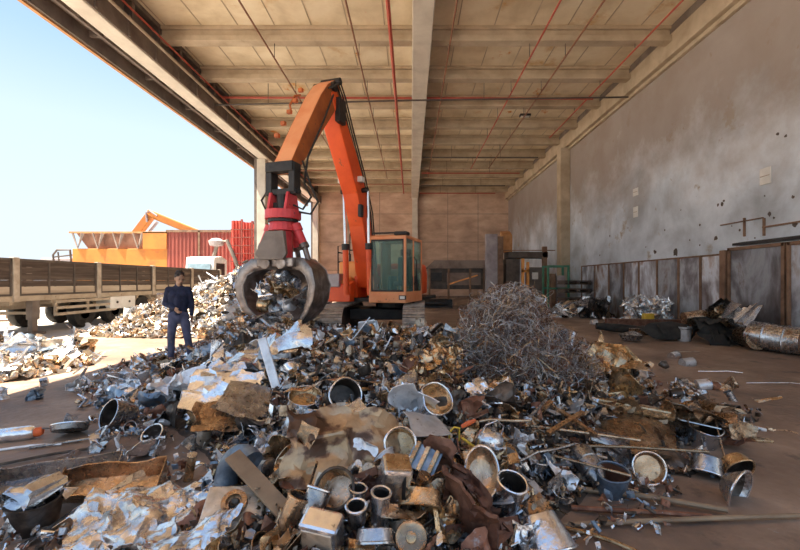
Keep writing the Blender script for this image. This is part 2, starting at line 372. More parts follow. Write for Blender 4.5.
for i, (a, b_) in enumerate(((10.95, 9.3), (9.22, 7.4), (7.3, 5.4), (5.3, 3.4))):
    t = thing('wall_panel', 'large blue grey framed steel panel on the right wall, ' + ['next to the rusty post', 'behind the lying drum', 'at the picture edge', 'beyond the picture edge'][i], 'steel panel', (8.72, a, 0), 0, 'large framed panels')
    W = a-b_
    MB().bx(-.02, .03, -W+.06, -.06, .05, 2.42).build('panel_sheet', M['panel'], t, bevel=.01)
    for q in (-.03, -W+.03): MB().bx(-.06, .05, q-.04, q+.04, 0, 2.5).build('panel_post', M['panel_f'], t)
    MB().bx(-.06, .05, -W, 0, 2.42, 2.5).build('top_rail', M['panel_f'], t)
tag(MB().add([(8.75, 10.9, 2.62), (8.995, 10.9, 2.66), (8.995, 4, 2.66), (8.75, 4, 2.62), (8.75, 10.9, 2.56), (8.995, 10.9, 2.56), (8.995, 4, 2.56), (8.75, 4, 2.56)], [(0,1,2,3),(4,7,6,5),(0,3,7,4),(1,5,6,2),(0,4,5,1),(3,2,6,7)]).build('steel_ledge', M['black']), 'black steel ledge on the right wall above the framed panels', 'ledge')
b = MB(); b.bx(8.95, 9.0, 4, 10.2, 2.95, 2.99); b.bx(8.96, 9.0, 10.15, 10.2, 2.75, 3.2); b.bx(8.96, 9.0, 10.75, 10.8, 2.8, 3.3); b.bx(8.96, 9.0, 10.2, 11.6, 3.2, 3.23)
tag(b.build('wall_bracket', M['panel_f']), 'rusty angle iron bracket fixed on the right wall over the ledge', 'bracket')
# white plates and holes on the wall
for (px, py, w_, h_, lab) in ((766, 176, .32, .42, 'largest white plate on the right wall, near the picture edge'), (636, 192, .36, .3, 'upper of two small white plates on the right wall'), (636, 212, .32, .42, 'lower of two small white plates on the right wall')):
    d = 9.0*400/(px-411); p = ray(px, py, d)
    t = thing('wall_plate', lab, 'wall plate', (9.0, p.y, p.z), 0, None)
    MB().bx(-.03, 0, -w_/2, w_/2, -h_/2, h_/2).build('plate', M['white_p'], t, bevel=.01)
    MB().bx(-.04, -.03, -w_/2+.03, w_/2-.03, -.01, .01).build('plate_seam', M['stake'], t)
hb = MB()
for (px, py, r) in [(a_, b_, c_*.62) for a_, b_, c_ in ((676, 252, .28), (778, 134, .1), (786, 136, .08), (722, 204, .12), (770, 214, .12), (795, 225, .13), (655, 252, .16), (716, 238, .16), (600, 255, .1), (793, 197, .08), (646, 247, .06), (690, 240, .06), (610, 236, .1), (665, 230, .07), (700, 225, .08), (740, 230, .07), (560, 240, .08), (585, 246, .07), (628, 228, .05), (681, 210, .05), (755, 238, .06), (700, 245, .06), (732, 226, .05), (765, 196, .05), (718, 205, .09), (724, 201, .07), (774, 218, .07))]:
    d = 9.0*400/(px-411); p = ray(px, py, d)
    q = MB(); n = 9
    vs = [(-.006, r*math.cos(2*PI*k/n)*R.uniform(.5, 1.1), r*math.sin(2*PI*k/n)*R.uniform(.5, 1.1)) for k in range(n)]
    hb.add([(9.0+a, p.y+b_, p.z+c) for a, b_, c in vs], [tuple(range(n))])
S(hb, 'trim_7', M['steel_d'])
# ------------------------------------------------------------------ excavator
ex = thing('excavator', 'orange tracked scrap handling excavator with raised boom and closed grapple', 'excavator', (-.5, 12.7, 0), math.radians(-17))
UM = RZ(math.radians(15)) @ T(-.5, .15, 0)
def track(sx):
    cx = sx*1.13; pr = [(-1.75, .95/2)]
    o = MB(); L_ = 1.55; r = .42; zc = .44
    path = []
    for k in range(9): a = PI/2 + PI*k/8; path.append((-L_ + r*math.cos(a), zc + r*math.sin(a)))
    for k in range(9): a = -PI/2 + PI*k/8; path.append((L_ + r*math.cos(a), zc + r*math.sin(a)))
    pts = []
    for i in range(len(path)):
        a = V(path[i]); b = V(path[(i+1) % len(path)]); n = max(1, int((b-a).length/.19)) if (b-a).length > .3 else 1
        for k in range(n): pts.append(a.lerp(b, k/n))
    tr = MB(); inner = MB()
    n = len(pts)
    for i in range(n):
        a = pts[i]; b = pts[(i+1) % n]; m = (a+b)/2; t = b-a; L2 = t.length
        ang = math.atan2(t.y, t.x)
        Mx = UM @ T(cx, m.x, m.y) @ RX(ang)
        tr.box((0, 0, 0), (.6, L2*.94, .05), Mx); tr.box((0, 0, -.035), (.6, .03, .05), Mx)
    g = tr.build('track', M['track'], ex)
    inner.prism([(p.x*.93, zc+(p.y-zc)*.88) for p in pts], cx-.2, cx+.2, UM)
    inner.build('track_frame', M['black'], g)
    for yy in (-1.55, 1.55):
        MB().tube([(cx-.22, yy, zc), (cx+.22, yy, zc)], .3, 18, UM).build('wheel', M['steel_d'], g)
track(-1); track(1)
b = MB(); b.bx(-.85, .85, -.7, .9, .42, .75, UM); b.tube([(0, 0, .78), (0, 0, 1.0)], .62, 20); b.build('undercarriage', M['black'], ex, bevel=.03)
b = MB(); b.bx(-1.6, .8, -.95, 2.2, .98, 1.1); b.build('turntable_deck', M['black'], ex, bevel=.02)
b = MB(); b.prism([(-1.15, 1.1), (.9, 1.1), (.9, 1.75), (-.85, 1.75), (-1.15, 1.6)], -1.72, -1.12); b.build('side_tank', M['orange_y'], ex, bevel=.04)
b = MB(); b.prism([(-1.25, .98), (-.9, .98), (-.9, 1.62), (-1.22, 1.5)], -1.72, -.98); b.build('tool_box', M['orange'], ex, bevel=.03)
b = MB(); b.bx(-1.74, -1.3, -1.3, -.9, 1.42, 1.82); b.build('battery_box', M['slab'], ex, bevel=.03)
b = MB(); b.bx(-1.55, -.95, -.85, .9, 1.66, 2.2); b.build('engine_hood', M['orange_y'], ex, bevel=.06)
b = MB(); b.prism([(.9, 1.1), (2.3, 1.15), (2.35, 1.9), (2.1, 2.2), (.9, 2.2)], -1.6, .45); b.build('counterweight', M['orange'], ex, bevel=.08)
b = MB()
for pts in ([(-1.7, -.6, 1.75), (-1.7, -.6, 2.7), (-1.45, -.6, 2.72), (-1.3, -.6, 1.9)], [(-1.5, -.2, 2.1), (-1.48, -.2, 3.1), (-1.38, -.2, 3.4), (-1.12, -.2, 3.4), (-.95, -.2, 3.0), (-.9, -.2, 2.1)], [(-1.48, -.2, 2.6), (-.93, -.2, 2.55)], [(-1.7, -.6, 2.2), (-1.4, -.6, 2.2)], [(-1.7, -.6, 2.5), (-1.7, .3, 2.5), (-1.7, .3, 1.75)]):
    b.tube(pts, .022, 6)
b.build('handrail', M['black'], ex)
# cab
cx0, cx1, cy0, cy1, cz0, cz1 = -.30, .82, -1.45, .25, .98, 2.9
cab = MB(); f = .075
cab.bx(cx0, cx1, cy0, cy1, cz0, cz0+.32)                       # base
cab.bx(cx0, cx1, cy0+.03, cy1, cz1-.1, cz1)                    # roof
for xx in (cx0, cx1-f):
    for yy in (cy0, cy1-f): cab.bx(xx, xx+f, yy, yy+f, cz0+.3, cz1-.05)
cab.bx(cx0, cx1, cy0, cy0+f, cz1-.13, cz1-.03)
cab.bx(cx1-f, cx1, cy0+.75, cy0+.82, cz0+.3, cz1-.05)
cab.bx(cx0, cx0+f, cy1-.8, cy1, cz0, cz1-.1); cab.bx(cx0, cx1, cy1-f, cy1, cz0, cz0+1.0)
c = cab.build('cab', M['orange_l'], ex, bevel=.03)
MB().bx(cx1+.002, cx1+.02, cy0+.08, cy1-.04, cz0+.34, cz1-.14).build('door_trim', M['black'], c) if False else None
gl = MB(); gl.bx(cx0+f, cx1-f, cy0+.03, cy0+.045, cz0+.32, cz1-.13); gl.build('windscreen', M['glass'], c)
gl = MB(); gl.bx(cx1-.045, cx1-.03, cy0+f, cy0+.75, cz0+.32, cz1-.1); gl.bx(cx1-.045, cx1-.03, cy0+.82, cy1-f, cz0+.32, cz1-.1); gl.build('side_window', M['glass'], c)
gk = MB(); gk.bx(cx0+f, cx1-f, cy0+.02, cy0+.05, cz0+.32, cz0+.37); gk.bx(cx0+f, cx0+f+.03, cy0+.02, cy0+.05, cz0+.32, cz1-.13); gk.bx(cx1-f-.03, cx1-f, cy0+.02, cy0+.05, cz0+.32, cz1-.13); gk.bx(cx0+f, cx1-f, cy0+.02, cy0+.05, cz1-.17, cz1-.12); gk.build('window_seal', M['black'], c)
st = MB(); st.bx(.1, .62, -.55, -.05, 1.45, 1.6); st.bx(.12, .6, -.12, .02, 1.6, 2.35); st.bx(.2, .52, -.1, 0, 2.38, 2.6)
st.build('operator_seat', M['rubber'], c, bevel=.04)
for xx in (.02, .68): MB().bx(xx, xx+.12, -.75, -.2, 1.3, 1.75).build('console', M['black'], c, bevel=.02)
MB().tube([(.2, -1.1, 1.2), (.22, -1.05, 1.7)], .02, 6).tube([(.5, -1.1, 1.2), (.48, -1.05, 1.7)], .02, 6).build('control_lever', M['black'], c)
hl = MB(); hl.bx(.62, .82, cy0-.02, cy0+.02, cz0+.1, cz0+.22); hl.build('work_light', M['black'], c)
MB().bx(.65, .79, cy0-.03, cy0-.02, cz0+.12, cz0+.2).build('light_lens', M['white_p'], c)
MB().tube([(cx0+.1, cy0+.0, cz1+.05), (cx1-.1, cy0+.0, cz1+.05)], .025, 6).build('roof_rail', M['black'], c)
MB().tube([(cx1+.02, cy0+.7, 1.5), (cx1+.1, cy0+.7, 1.6), (cx1+.1, cy0+.7, 2.2), (cx1+.02, cy0+.7, 2.3)], .018, 6).build('grab_handle', M['black'], c)
MB().bx(cx1-.35, cx1+.04, cy0-.05, cy0+.25, cz1-.02, cz1+.08).build('roof_light', M['black'], c, bevel=.03)
# boom
bx_ = -.7
A = [((-.55, 1.45), .22), ((-.75, 2.2), .30), ((-1.1, 3.3), .33), ((-1.55, 4.2), .32), ((-2.3, 5.15), .27), ((-3.0, 6.0), .20), ((-3.2, 6.25), .14)]
secs = []
for i, ((yy, zz), hd) in enumerate(A):
    a = V(A[max(i-1, 0)][0]); b_ = V(A[min(i+1, len(A)-1)][0]); t = (b_-a).normalized()
    secs.append(((bx_, yy, zz), .235, hd, (0, -t.y, t.x)))
bo = MB().loftbox(secs).build('boom', M['orange'], ex, bevel=.03)
fb = MB()
for (yy, zz) in ((-.55, 1.4), ): fb.bx(bx_-.32, bx_-.22, yy-.3, yy+.4, .98, 1.75); fb.bx(bx_+.22, bx_+.32, yy-.3, yy+.4, .98, 1.75)
fb.tube([(bx_-.36, -.55, 1.45), (bx_+.36, -.55, 1.45)], .08, 12); fb.build('boom_bracket', M['orange'], ex)
for sx in (-1, 1):
    x_ = bx_ + (.40 if sx > 0 else -.34)
    cyl = MB().tube([(x_, -1.35, 1.2), (x_, -1.42, 2.6)], .085, 12).build('boom_cylinder', M['orange'], ex, smooth=True)
    MB().tube([(x_, -1.42, 2.6), (x_, -1.47, 3.5), (x_, -1.50, 4.15)], .045, 10).build('cylinder_rod', M['chrome'], cyl, smooth=True)
    MB().tube([(x_, -1.415, 2.5), (x_, -1.425, 2.68)], .11, 12).build('cylinder_cap', M['black'], cyl)
b = MB(); b.tube([(bx_-.42, -1.52, 4.18), (bx_+.42, -1.52, 4.18)], .07, 12); b.build('boom_pin', M['black'], ex)
# stick cylinder on the back of the boom
cyl = MB().tube([(bx_+.05, -1.35, 4.75), (bx_+.05, -2.25, 5.85)], .08, 12).build('stick_cylinder', M['orange'], ex, smooth=True)
MB().tube([(bx_+.05, -2.25, 5.85), (bx_+.05, -2.95, 6.68)], .045, 10).build('cylinder_rod', M['chrome'], cyl, smooth=True)
hz = MB()
for k in range(4):
    x_ = bx_+.02+.06*k
    hz.tube([(x_+.08, -.55, 2.0), (x_+.12, -.95, 3.6), (x_+.1, -1.5, 4.65), (x_+.1, -2.2, 5.55), (x_+.14, -2.8, 6.25), (x_+.18, -3.15, 6.45), (x_+.12, -3.45, 6.2)], .022, 6)
hz.build('hydraulic_hose', M['rubber'], ex, smooth=True)
for q_ in ((.2, .34, -3.1, -2.75, 5.55, 6.15), (.2, .3, -1.75, -1.55, 3.4, 3.75)): MB().bx(bx_+q_[0], bx_+q_[1], *q_[2:]).build('hose_clamp', M['black'], ex, bevel=.02)
for sx in (-1, 1):
    MB().bx(bx_+sx*.3-.07, bx_+sx*.3+.07, -1.85, -1.65, 4.35, 4.5).build('work_light', M['white_p'], bo, bevel=.01)
# stick
B = [((-2.85, 6.42), .12), ((-2.98, 6.36), .24), ((-3.22, 6.12), .30), ((-3.55, 5.72), .30), ((-4.2, 4.85), .23), ((-4.78, 4.05), .15), ((-4.92, 3.88), .12)]
secs = []
for i, ((yy, zz), hd) in enumerate(B):
    a = V(B[max(i-1, 0)][0]); b_ = V(B[min(i+1, len(B)-1)][0]); t = (b_-a).normalized()
    secs.append(((bx_, yy, zz), .20, hd, (0, -t.y, t.x)))
stk = MB().loftbox(secs).build('stick', M['orange_l'], ex, bevel=.02)
sd = MB()                                                      # riveted side plates, darker orange than the front
for sx in (-1, 1):
    for i in range(len(B)-1): pass
    poly = []
    for (c_, hx, hd, d_) in secs: poly.append((c_[1] + d_[1]*hd*.96, c_[2] + d_[2]*hd*.96))
    for (c_, hx, hd, d_) in reversed(secs): poly.append((c_[1] - d_[1]*hd*.96, c_[2] - d_[2]*hd*.96))
    sd.prism(poly, bx_+sx*.203-.006, bx_+sx*.203+.006)
sd.build('side_plate', M['orange_d'], stk)
b = MB(); b.tube([(bx_-.28, -3.2, 6.35), (bx_+.28, -3.2, 6.35)], .12, 14); b.tube([(bx_-.26, -2.9, 6.62), (bx_+.26, -2.9, 6.62)], .09, 14); b.build('stick_pin', M['black'], ex)
for k in range(5):
    b = MB(); q = (k+.6)/5.6; yy = -3.5-1.25*q; zz = 6.15-1.9*q
    b.bx(bx_-.3, bx_-.2, yy-.32*(.9)-.02, yy-.28*.9+.02, zz+.02, zz+.1)
    b.build('hose_bracket', M['orange_d'], ex)
b = MB()
b.tube([(bx_-.25, -3.9, 5.9), (bx_-.34, -4.0, 5.85), (bx_-.34, -4.2, 5.55), (bx_-.25, -4.3, 5.4)], .025, 6)
b.build('guard_bar', M['orange_d'], ex)
b = MB()
for sx in (-.27, .27):
    b.tube([(bx_+sx, -3.3, 6.1), (bx_+sx*1.2, -3.9, 5.2), (bx_+sx*1.35, -4.6, 4.2), (bx_+sx*1.5, -4.8, 3.6), (bx_+sx*2.2, -4.85, 3.3), (bx_+sx*1.6, -4.9, 3.05), (bx_+sx*.8, -4.9, 3.15)], .022, 6)
b.tube([(bx_+.3, -4.7, 4.1), (bx_+.55, -4.75, 3.5), (bx_+.72, -4.8, 3.2), (bx_+.6, -4.88, 2.95), (bx_+.35, -4.9, 3.0)], .022, 6)
b.build('grapple_hose', M['rubber'], ex, smooth=True)
# hanger link
gx, gy = bx_-.03, -4.9
b = MB(); b.bx(gx-.32, gx+.32, gy-.16, gy+.16, 3.82, 4.02); b.bx(gx-.34, gx-.2, gy-.12, gy+.12, 3.4, 4.0); b.bx(gx+.2, gx+.34, gy-.12, gy+.12, 3.4, 4.0)
b.bx(gx-.36, gx+.36, gy-.1, gy+.1, 3.36, 3.48); b.tube([(gx-.4, gy, 3.42), (gx+.4, gy, 3.42)], .06, 10)
b.build('hanger_link', M['black'], ex, bevel=.015)
# rotator
ro = MB()
for sx in (-1, 1): ro.prism([(gy-.15, 3.4), (gy+.15, 3.4), (gy+.25, 3.0), (gy-.25, 3.0)], gx+sx*.2-.03+0, gx+sx*.2+.03)
ro.tube([(gx, gy, 2.86), (gx, gy, 3.04)], .36, 24)
r_ = ro.build('rotator', M['red'], ex, bevel=.01)
ro = MB(); ro.tube([(gx, gy, 3.04), (gx, gy, 3.36)], .13, 14); ro.bx(gx-.17, gx+.17, gy-.1, gy+.1, 3.04, 3.2); ro.build('motor', M['black'], r_)
MB().tube([(gx, gy, 2.8), (gx, gy, 2.87)], .3, 20).build('swivel_ring', M['black'], r_)
# grapple
gp = MB(); gp.tube([(gx, gy, 2.62), (gx, gy, 2.8)], [.3, .26], 18)
gp.tube([(gx, gy, 1.98), (gx, gy, 2.62)], [.2, .2], 10)
gpl = gp.build('grapple', M['red'], ex, bevel=.01)
pl = MB(); tz = 2.6; bz = 2.02
pl.add([(gx-.2, gy-.3, tz), (gx+.2, gy-.3, tz), (gx+.36, gy-.42, bz+.12), (gx+.28, gy-.42, bz), (gx-.28, gy-.42, bz), (gx-.36, gy-.42, bz+.12),
        (gx-.2, gy-.2, tz), (gx+.2, gy-.2, tz), (gx+.32, gy-.3, bz+.12), (gx+.24, gy-.3, bz), (gx-.24, gy-.3, bz), (gx-.32, gy-.3, bz+.12)],
       [(0,1,2,3,4,5), (11,10,9,8,7,6), (0,6,7,1), (1,7,8,2), (2,8,9,3), (3,9,10,4), (4,10,11,5), (5,11,6,0)])
pl.build('guard_plate', M['steel_b'], gpl, bevel=.01)
hb_ = MB(); hb_.bx(gx-.42, gx+.42, gy-.3, gy+.3, 1.88, 2.06); hb_.tube([(gx-.18, gy-.36, 1.95), (gx-.18, gy+.36, 1.95)], .12, 12); hb_.tube([(gx+.18, gy-.36, 1.95), (gx+.18, gy+.36, 1.95)], .12, 12)
hb_.build('hinge_block', M['tine'], gpl, bevel=.02)
for (ang, nm) in ((0, 1), (PI, 1), (PI/2, .9)):
    Mx = T(gx, gy, 0) @ RZ(ang)
    # curved jaw: outline in (u=radial, z), widening then pointed
    path = [(.32, 1.96), (.56, 1.93), (.75, 1.77), (.84, 1.52), (.81, 1.26), (.71, 1.03), (.55, .85), (.44, .74)]
    wd = [.14, .2, .26, .29, .29, .27, .2, .06]; th = [.1, .12, .1, .08, .07, .06, .05, .02]
    vs = []; fs = []
    for i, (u, z) in enumerate(path):
        a = V(path[max(i-1, 0)]); b_ = V(path[min(i+1, len(path)-1)]); t = (b_-a).normalized(); nn = V((-t.y, t.x))
        for (s_, q) in ((-1, -1), (1, -1), (1, 1), (-1, 1)):
            vs.append((u + nn.x*q*th[i], s_*wd[i], z + nn.y*q*th[i]))
    for i in range(len(path)-1):
        for k in range(4): k2 = (k+1) % 4; fs.append((i*4+k, i*4+k2, (i+1)*4+k2, (i+1)*4+k))
    fs += [(3,2,1,0), (28,29,30,31)]
    tn = MB().add(vs, fs, Mx)
    tn.build('tine', M['tine'], gpl, smooth=True, angle=.9)
    for s_ in (-1, 1):
        MB().tube([Mx @ V((path[i][0], s_*wd[i], path[i][1])) for i in range(len(path)-1)], [t_*1.15 for t_ in th[:-1]], 10, flat=.22).build('tine_rim', M['tine_l'], gpl, smooth=True)
    b = MB().tube([Mx @ V((.33, 0, 2.66)), Mx @ V((.5, 0, 2.3))], .085, 12); b.tube([Mx @ V((.36, 0, 2.62)), Mx @ V((.3, 0, 2.75))], .1, 10)
    b.build('tine_cylinder', M['red'], gpl, smooth=True)
    MB().tube([Mx @ V((.5, 0, 2.3)), Mx @ V((.6, 0, 2.0))], .055, 10).tube([Mx @ V((.47, 0, 2.35)), Mx @ V((.51, 0, 2.27))], .1, 12).build('tine_rod', M['tine'], gpl, smooth=True)

# ------------------------------------------------------------------ semi trailer
tx = -11.2
tr = thing('semi_trailer', 'long flatbed semi trailer with weathered drop side boards parked outside the hall', 'trailer', (tx, 0, 0))
b = MB(); b.bx(-2.5, 0, 8.2, 23.6, 1.05, 1.2); b.build('bed', M['steel_b'], tr)
b = MB(); b.bx(-.04, .03, 8.2, 23.6, 1.02, 1.17); b.build('side_rave', M['frame_b'], tr)
b = MB(); b.bx(-1.7, -1.5, 8.2, 23.4, .75, 1.05); b.bx(-.9, -.7, 8.2, 23.4, .75, 1.05)
for k in range(12): b.bx(-2.4, -.05, 8.6+k*1.3, 8.7+k*1.3, .9, 1.05)
b.build('chassis', M['frame_b'], tr)
ysx = [8.35, 11.3, 14.3, 17.35, 20.4, 23.4]
for s_, xo in ((0, .0), (1, -2.5)):
    for i, y in enumerate(ysx):
        MB().bx(xo-.07, xo+.07, y-.09, y+.09, 1.0, 2.27).build('stake', M['stake'], tr, bevel=.015)
    for i in range(5):
        y0, y1 = ysx[i]+.1, ysx[i+1]-.1
        b = MB()
        for k in range(4): b.bx(xo-.02, xo+.02, y0+.04, y1-.04, 1.44+k*.19, 1.62+k*.19)
        p_ = b.build('side_board', M['board'], tr)
        MB().bx(xo-.015, xo+.02, y0+.04, y1-.04, 1.2, 1.43).build('lower_board', M['board_l'], p_)
        b = MB(); b.bx(xo-.04, xo+.045, y0, y0+.06, 1.2, 2.2); b.bx(xo-.04, xo+.045, y1-.06, y1, 1.2, 2.2)
        for q in (.34, .67): b.bx(xo-.03, xo+.04, y0+(y1-y0)*q-.03, y0+(y1-y0)*q+.03, 1.2, 2.2)
        b.bx(xo-.04, xo+.045, y0, y1, 2.17, 2.24); b.bx(xo-.03, xo+.04, y0, y1, 1.18, 1.23)
        b.build('board_frame', M['steel_d'], p_)
b = MB(); b.bx(-2.5, 0, 23.4, 23.5, 1.2, 2.2); b.build('tail_board', M['board'], tr)
for xo in (-.1, -2.3):
    b = MB(); b.bx(xo-.12, xo+.08, 11.85, 12.1, .45, 1.1); b.bx(xo-.09, xo+.05, 11.88, 12.06, .08, .5); b.bx(xo-.2, xo+.18, 11.75, 12.2, 0, .08)
    b.build('landing_leg', M['steel_b'], tr, bevel=.01)
b = MB(); b.bx(-2.3, -.1, 11.93, 12.0, .6, .68); b.bx(-.14, -.04, 11.98, 12.04, .5, 1.1); b.build('leg_brace', M['frame_b'], tr)
for xo in (-.25, -2.25):
    for y in (13.9, 15.3, 16.9):
        w_ = MB().lathe([(.2, -.14), (.34, -.15), (.47, -.13), (.5, -.08), (.5, .08), (.47, .13), (.34, .15), (.2, .14)], 28, T(xo, y, .5) @ RY(PI/2)).build('wheel', M['rubber'], tr, smooth=True)
        MB().lathe([(.0, .02), (.1, .05), (.12, .1), (.2, .03), (.3, .13), (.32, .14)], 20, T(xo, y, .5) @ RY(PI/2)).build('wheel_rim', M['frame_b'], w_, smooth=True)
    b = MB()
    for y in (16.9,):
        for k in range(8):
            a0, a1 = PI*k/8, PI*(k+1)/8; r0 = .62
            b.bar((xo, y+r0*math.cos(a0), .5+r0*math.sin(a0)), (xo, y+r0*math.cos(a1), .5+r0*math.sin(a1)), .34, .03)
    b.build('mudguard', M['frame_b'], tr)
b = MB()
for z in (.55, .75, .95): b.bx(-.02, .03, 12.6, 15.2, z-.045, z+.045)
for y in (12.65, 13.9, 15.15): b.bx(-.06, -.02, y-.05, y+.05, .5, 1.1)
b.build('side_guard', M['frame_b'], tr)
tb = MB().bx(-.5, .04, 14.85, 16.2, .56, 1.02).build('tool_box', M['white_p'], tr, bevel=.02)
for y in (15.2, 15.85): MB().tube([(.04, y, .8), (.06, y, .8)], .045, 10).build('latch', M['black'], tb)
b = MB(); b.bx(-.05, .03, 20.5, 23.3, .75, .85); b.bx(-.05, .03, 18.2, 20.3, .6, .66); b.build('rear_guard', M['frame_b'], tr)
MB().tube([(-1.3, 23.55, .6), (-1.3, 23.6, .6)], .2, 12).build('spare_bracket', M['black'], tr)

# steel frames lying in the yard behind the trailer
for i, (x, y, rz) in enumerate(((-15.6, 14.5, .2), (-17.5, 17.5, -.1))):
    t = thing('steel_rack', ['low rusty steel rack on the yard seen under the front of the trailer', 'second rusty steel rack farther off under the trailer bed'][i], 'rack', (x, y, 0), rz)
    b = MB(); b.bx(-1.3, 1.3, -.5, -.42, .55, .63); b.bx(-1.3, 1.3, .42, .5, .55, .63); b.bx(-1.3, 1.3, -.5, -.42, .15, .22)
    for x_ in (-1.25, -.4, .4, 1.25): b.bx(x_-.04, x_+.04, -.5, .5, .5, .56); b.bx(x_-.04, x_+.04, -.5, -.42, 0, .9)
    b.build('rack_frame', M['panel_f'], t)
# ------------------------------------------------------------------ containers and machines in the yard
def corrug(mb, x0, x1, y, z0, z1, pitch=.28, dep=.07):
    n = int((x1-x0)/pitch); vs = []; fs = []
    xs = []
    for i in range(n):
        a = x0+(x1-x0)*i/n; q = (x1-x0)/n
        xs += [(a, 0), (a+q*.3, 0), (a+q*.5, dep), (a+q*.8, dep)]
    xs.append((x1, 0))
    for a, dd in xs: vs += [(a, y-dd, z0), (a, y-dd, z1)]
    for i in range(len(xs)-1): fs.append((2*i, 2*i+2, 2*i+3, 2*i+1))
    mb.add(vs, fs)
t = thing('hopper', 'long orange steel hopper with ribbed rusty top standing behind the trailer', 'hopper', (0, 0, 0))
b = MB(); b.bx(-27.1, -19.5, 32, 36, .0, 4.2); b.build('hopper_body', M['cont_o'], t, bevel=.05)
b = MB(); b.add([(-26.2, 32.5, 4.2), (-19.5, 32.5, 4.2), (-19.5, 36, 4.2), (-26.2, 36, 4.2), (-27.0, 32.3, 5.45), (-19.5, 32.3, 5.45), (-19.5, 36, 5.45), (-27.0, 36, 5.45)], [(0,1,5,4),(1,2,6,5),(2,3,7,6),(3,0,4,7),(4,5,6,7)])
b.build('hopper_top', M['rust_in'], t)
for k, x in enumerate((-26.6, -25.0, -23.4, -21.8)):
    MB().add([(x-.55, 32.0, 5.5), (x-.35, 31.9, 5.5), (x+.06, 31.9, 4.2), (x-.1, 32, 4.2), (x+.5, 32.0, 5.5), (x+.3, 31.9, 5.5)], [(0,1,2,3),(4,3,2,5)]).build('rib', M['mach'], t, solid=.06)
MB().bx(-27.3, -19.5, 31.9, 32.1, 5.42, 5.55).build('top_rim', M['rust_sun_edge'], t)
MB().prism([(32.0, 4.15), (31.9, 4.15), (31.9, 5.5), (32.0, 5.5)], -21.4, -19.5).build('corner_plate', M['cont_o'], t)
t = thing('scrap_container', 'dull red scrap container with corrugated side beside the orange hopper', 'container')
b = MB(); corrug(b, -19.5, -14.0, 32, 0, 5.6, .3, .05); b.build('side', M['cont_r'], t)
b = MB(); b.bx(-19.5, -14.0, 32.01, 36, 0, 5.55); b.build('box', M['cont_r'], t)
b = MB(); b.bx(-19.55, -13.95, 31.9, 32.1, 5.5, 5.68); b.bx(-17.0, -16.85, 31.9, 32.0, 0, 5.6); b.build('rim', M['panel_f'], t)
t = thing('scrap_container', 'bright red tall corrugated container beside the column, top edge stepped', 'container')
for k in range(4):
    b = MB(); corrug(b, -14.0+k*.85, -13.25+k*.85, 31.2-k*.1, 0, 6.3-k*.15, .2, .09); b.bx(-14.0+k*.85, -13.2+k*.85, 31.25-k*.1, 35, 0, 6.28-k*.15); b.build('side_panel', M['cont_r2'], t)
    b = MB(); b.bx(-13.22+k*.85, -13.1+k*.85, 31.05-k*.1, 31.2, 0, 6.4-k*.15)
    for q in range(9): b.bx(-14.0+k*.85, -13.2+k*.85, 31.05-k*.1, 31.1, .6+q*.62, .68+q*.62)
    b.build('rib', M['cont_r'], t)
t = thing('crane', 'orange hydraulic crane arm rising behind the hopper', 'crane', (0, 0, 0))
def P(px, py, d): return ray(px, py, d)
b = MB(); b.bar(P(132, 240, 38), P(151, 215, 38), .6, .7); b.build('boom', M['cont_o'], t, bevel=.05)
b = MB(); b.bar(P(148, 213, 38), P(197, 233, 38), .5, .65); b.build('stick', M['cont_o'], t, bevel=.05)
b = MB(); b.tube([P(142, 240, 37.6), P(157, 222, 37.6)], .16, 8); b.build('cylinder', M['slab'], t)
b = MB(); b.tube([P(147, 222, 37.6), P(146, 213, 37.6), P(150, 211, 37.6), P(157, 216, 37.6)], .1, 6); b.build('hose', M['slab'], t)
b = MB(); q = P(133, 240, 38); b.bx(q.x-1.5, q.x+1.5, 37, 40, 0, q.z); b.build('crane_cab', M['cont_o'], t)
t = thing('loader_guard', 'small dark tubular cage of a loader behind the trailer left of the hopper', 'loader', (0, 0, 0))
b = MB()
for a in ((53, 262), (72, 262)): pass
b.tube([P(55, 272, 33), P(53, 255, 33), P(57, 250, 33), P(70, 250, 33), P(72, 272, 33)], .08, 6); b.tube([P(60, 272, 33), P(58, 252, 33)], .06, 6); b.tube([P(55, 257, 33), P(72, 255, 33)], .06, 6)
b.build('cage', M['steel_d'], t)
q = P(63, 262, 34); MB().bx(q.x-1.2, q.x+1.4, 33.2, 35.5, 0, q.z+.3).build('body', M['slab'], t, bevel=.1)
# white truck cab
t = thing('truck', 'white truck cab with a grey loading arm parked behind the trailer end', 'truck', (-14.1, 27.6, 0))
b = MB(); b.prism([(-1, .5), (1, .5), (1, 3.1), (.2, 3.3), (-.8, 3.2), (-1, 2.0)], -.95, .95); c = b.build('cab_body', M['white_p'], t, bevel=.04)
MB().bx(-.75, .75, -1.02, -.9, 1.95, 2.75).build('windscreen', M['blueglass'], c); MB().bx(.94, .97, -.6, .6, 2.0, 2.8).build('side_window', M['black'], c)
MB().bx(-.85, .85, -1.1, -.95, .6, 1.1).build('bumper', M['steel_b'], t)
for sx in (-.85, .85):
    MB().lathe([(.2, -.12), (.45, -.12), (.48, 0), (.45, .12), (.2, .12)], 18, T(sx, 0, .48) @ RY(PI/2)).build('wheel', M['rubber'], t, smooth=True)
b = MB(); b.tube([(-.2, 1.2, 3.0), (.2, 1.2, 4.4), (.9, 1.1, 4.5), (1.5, 1.0, 3.2), (1.8, 1, 2.2)], .14, 8); b.build('loading_arm', M['steel_b'], t, smooth=True)
MB().lathe([(.0, -.3), (.45, -.2), (.55, .1), (.3, .3), (0, .35)], 12, T(.1, 1.2, 4.35)).build('arm_grab', M['slab'], t, smooth=True)

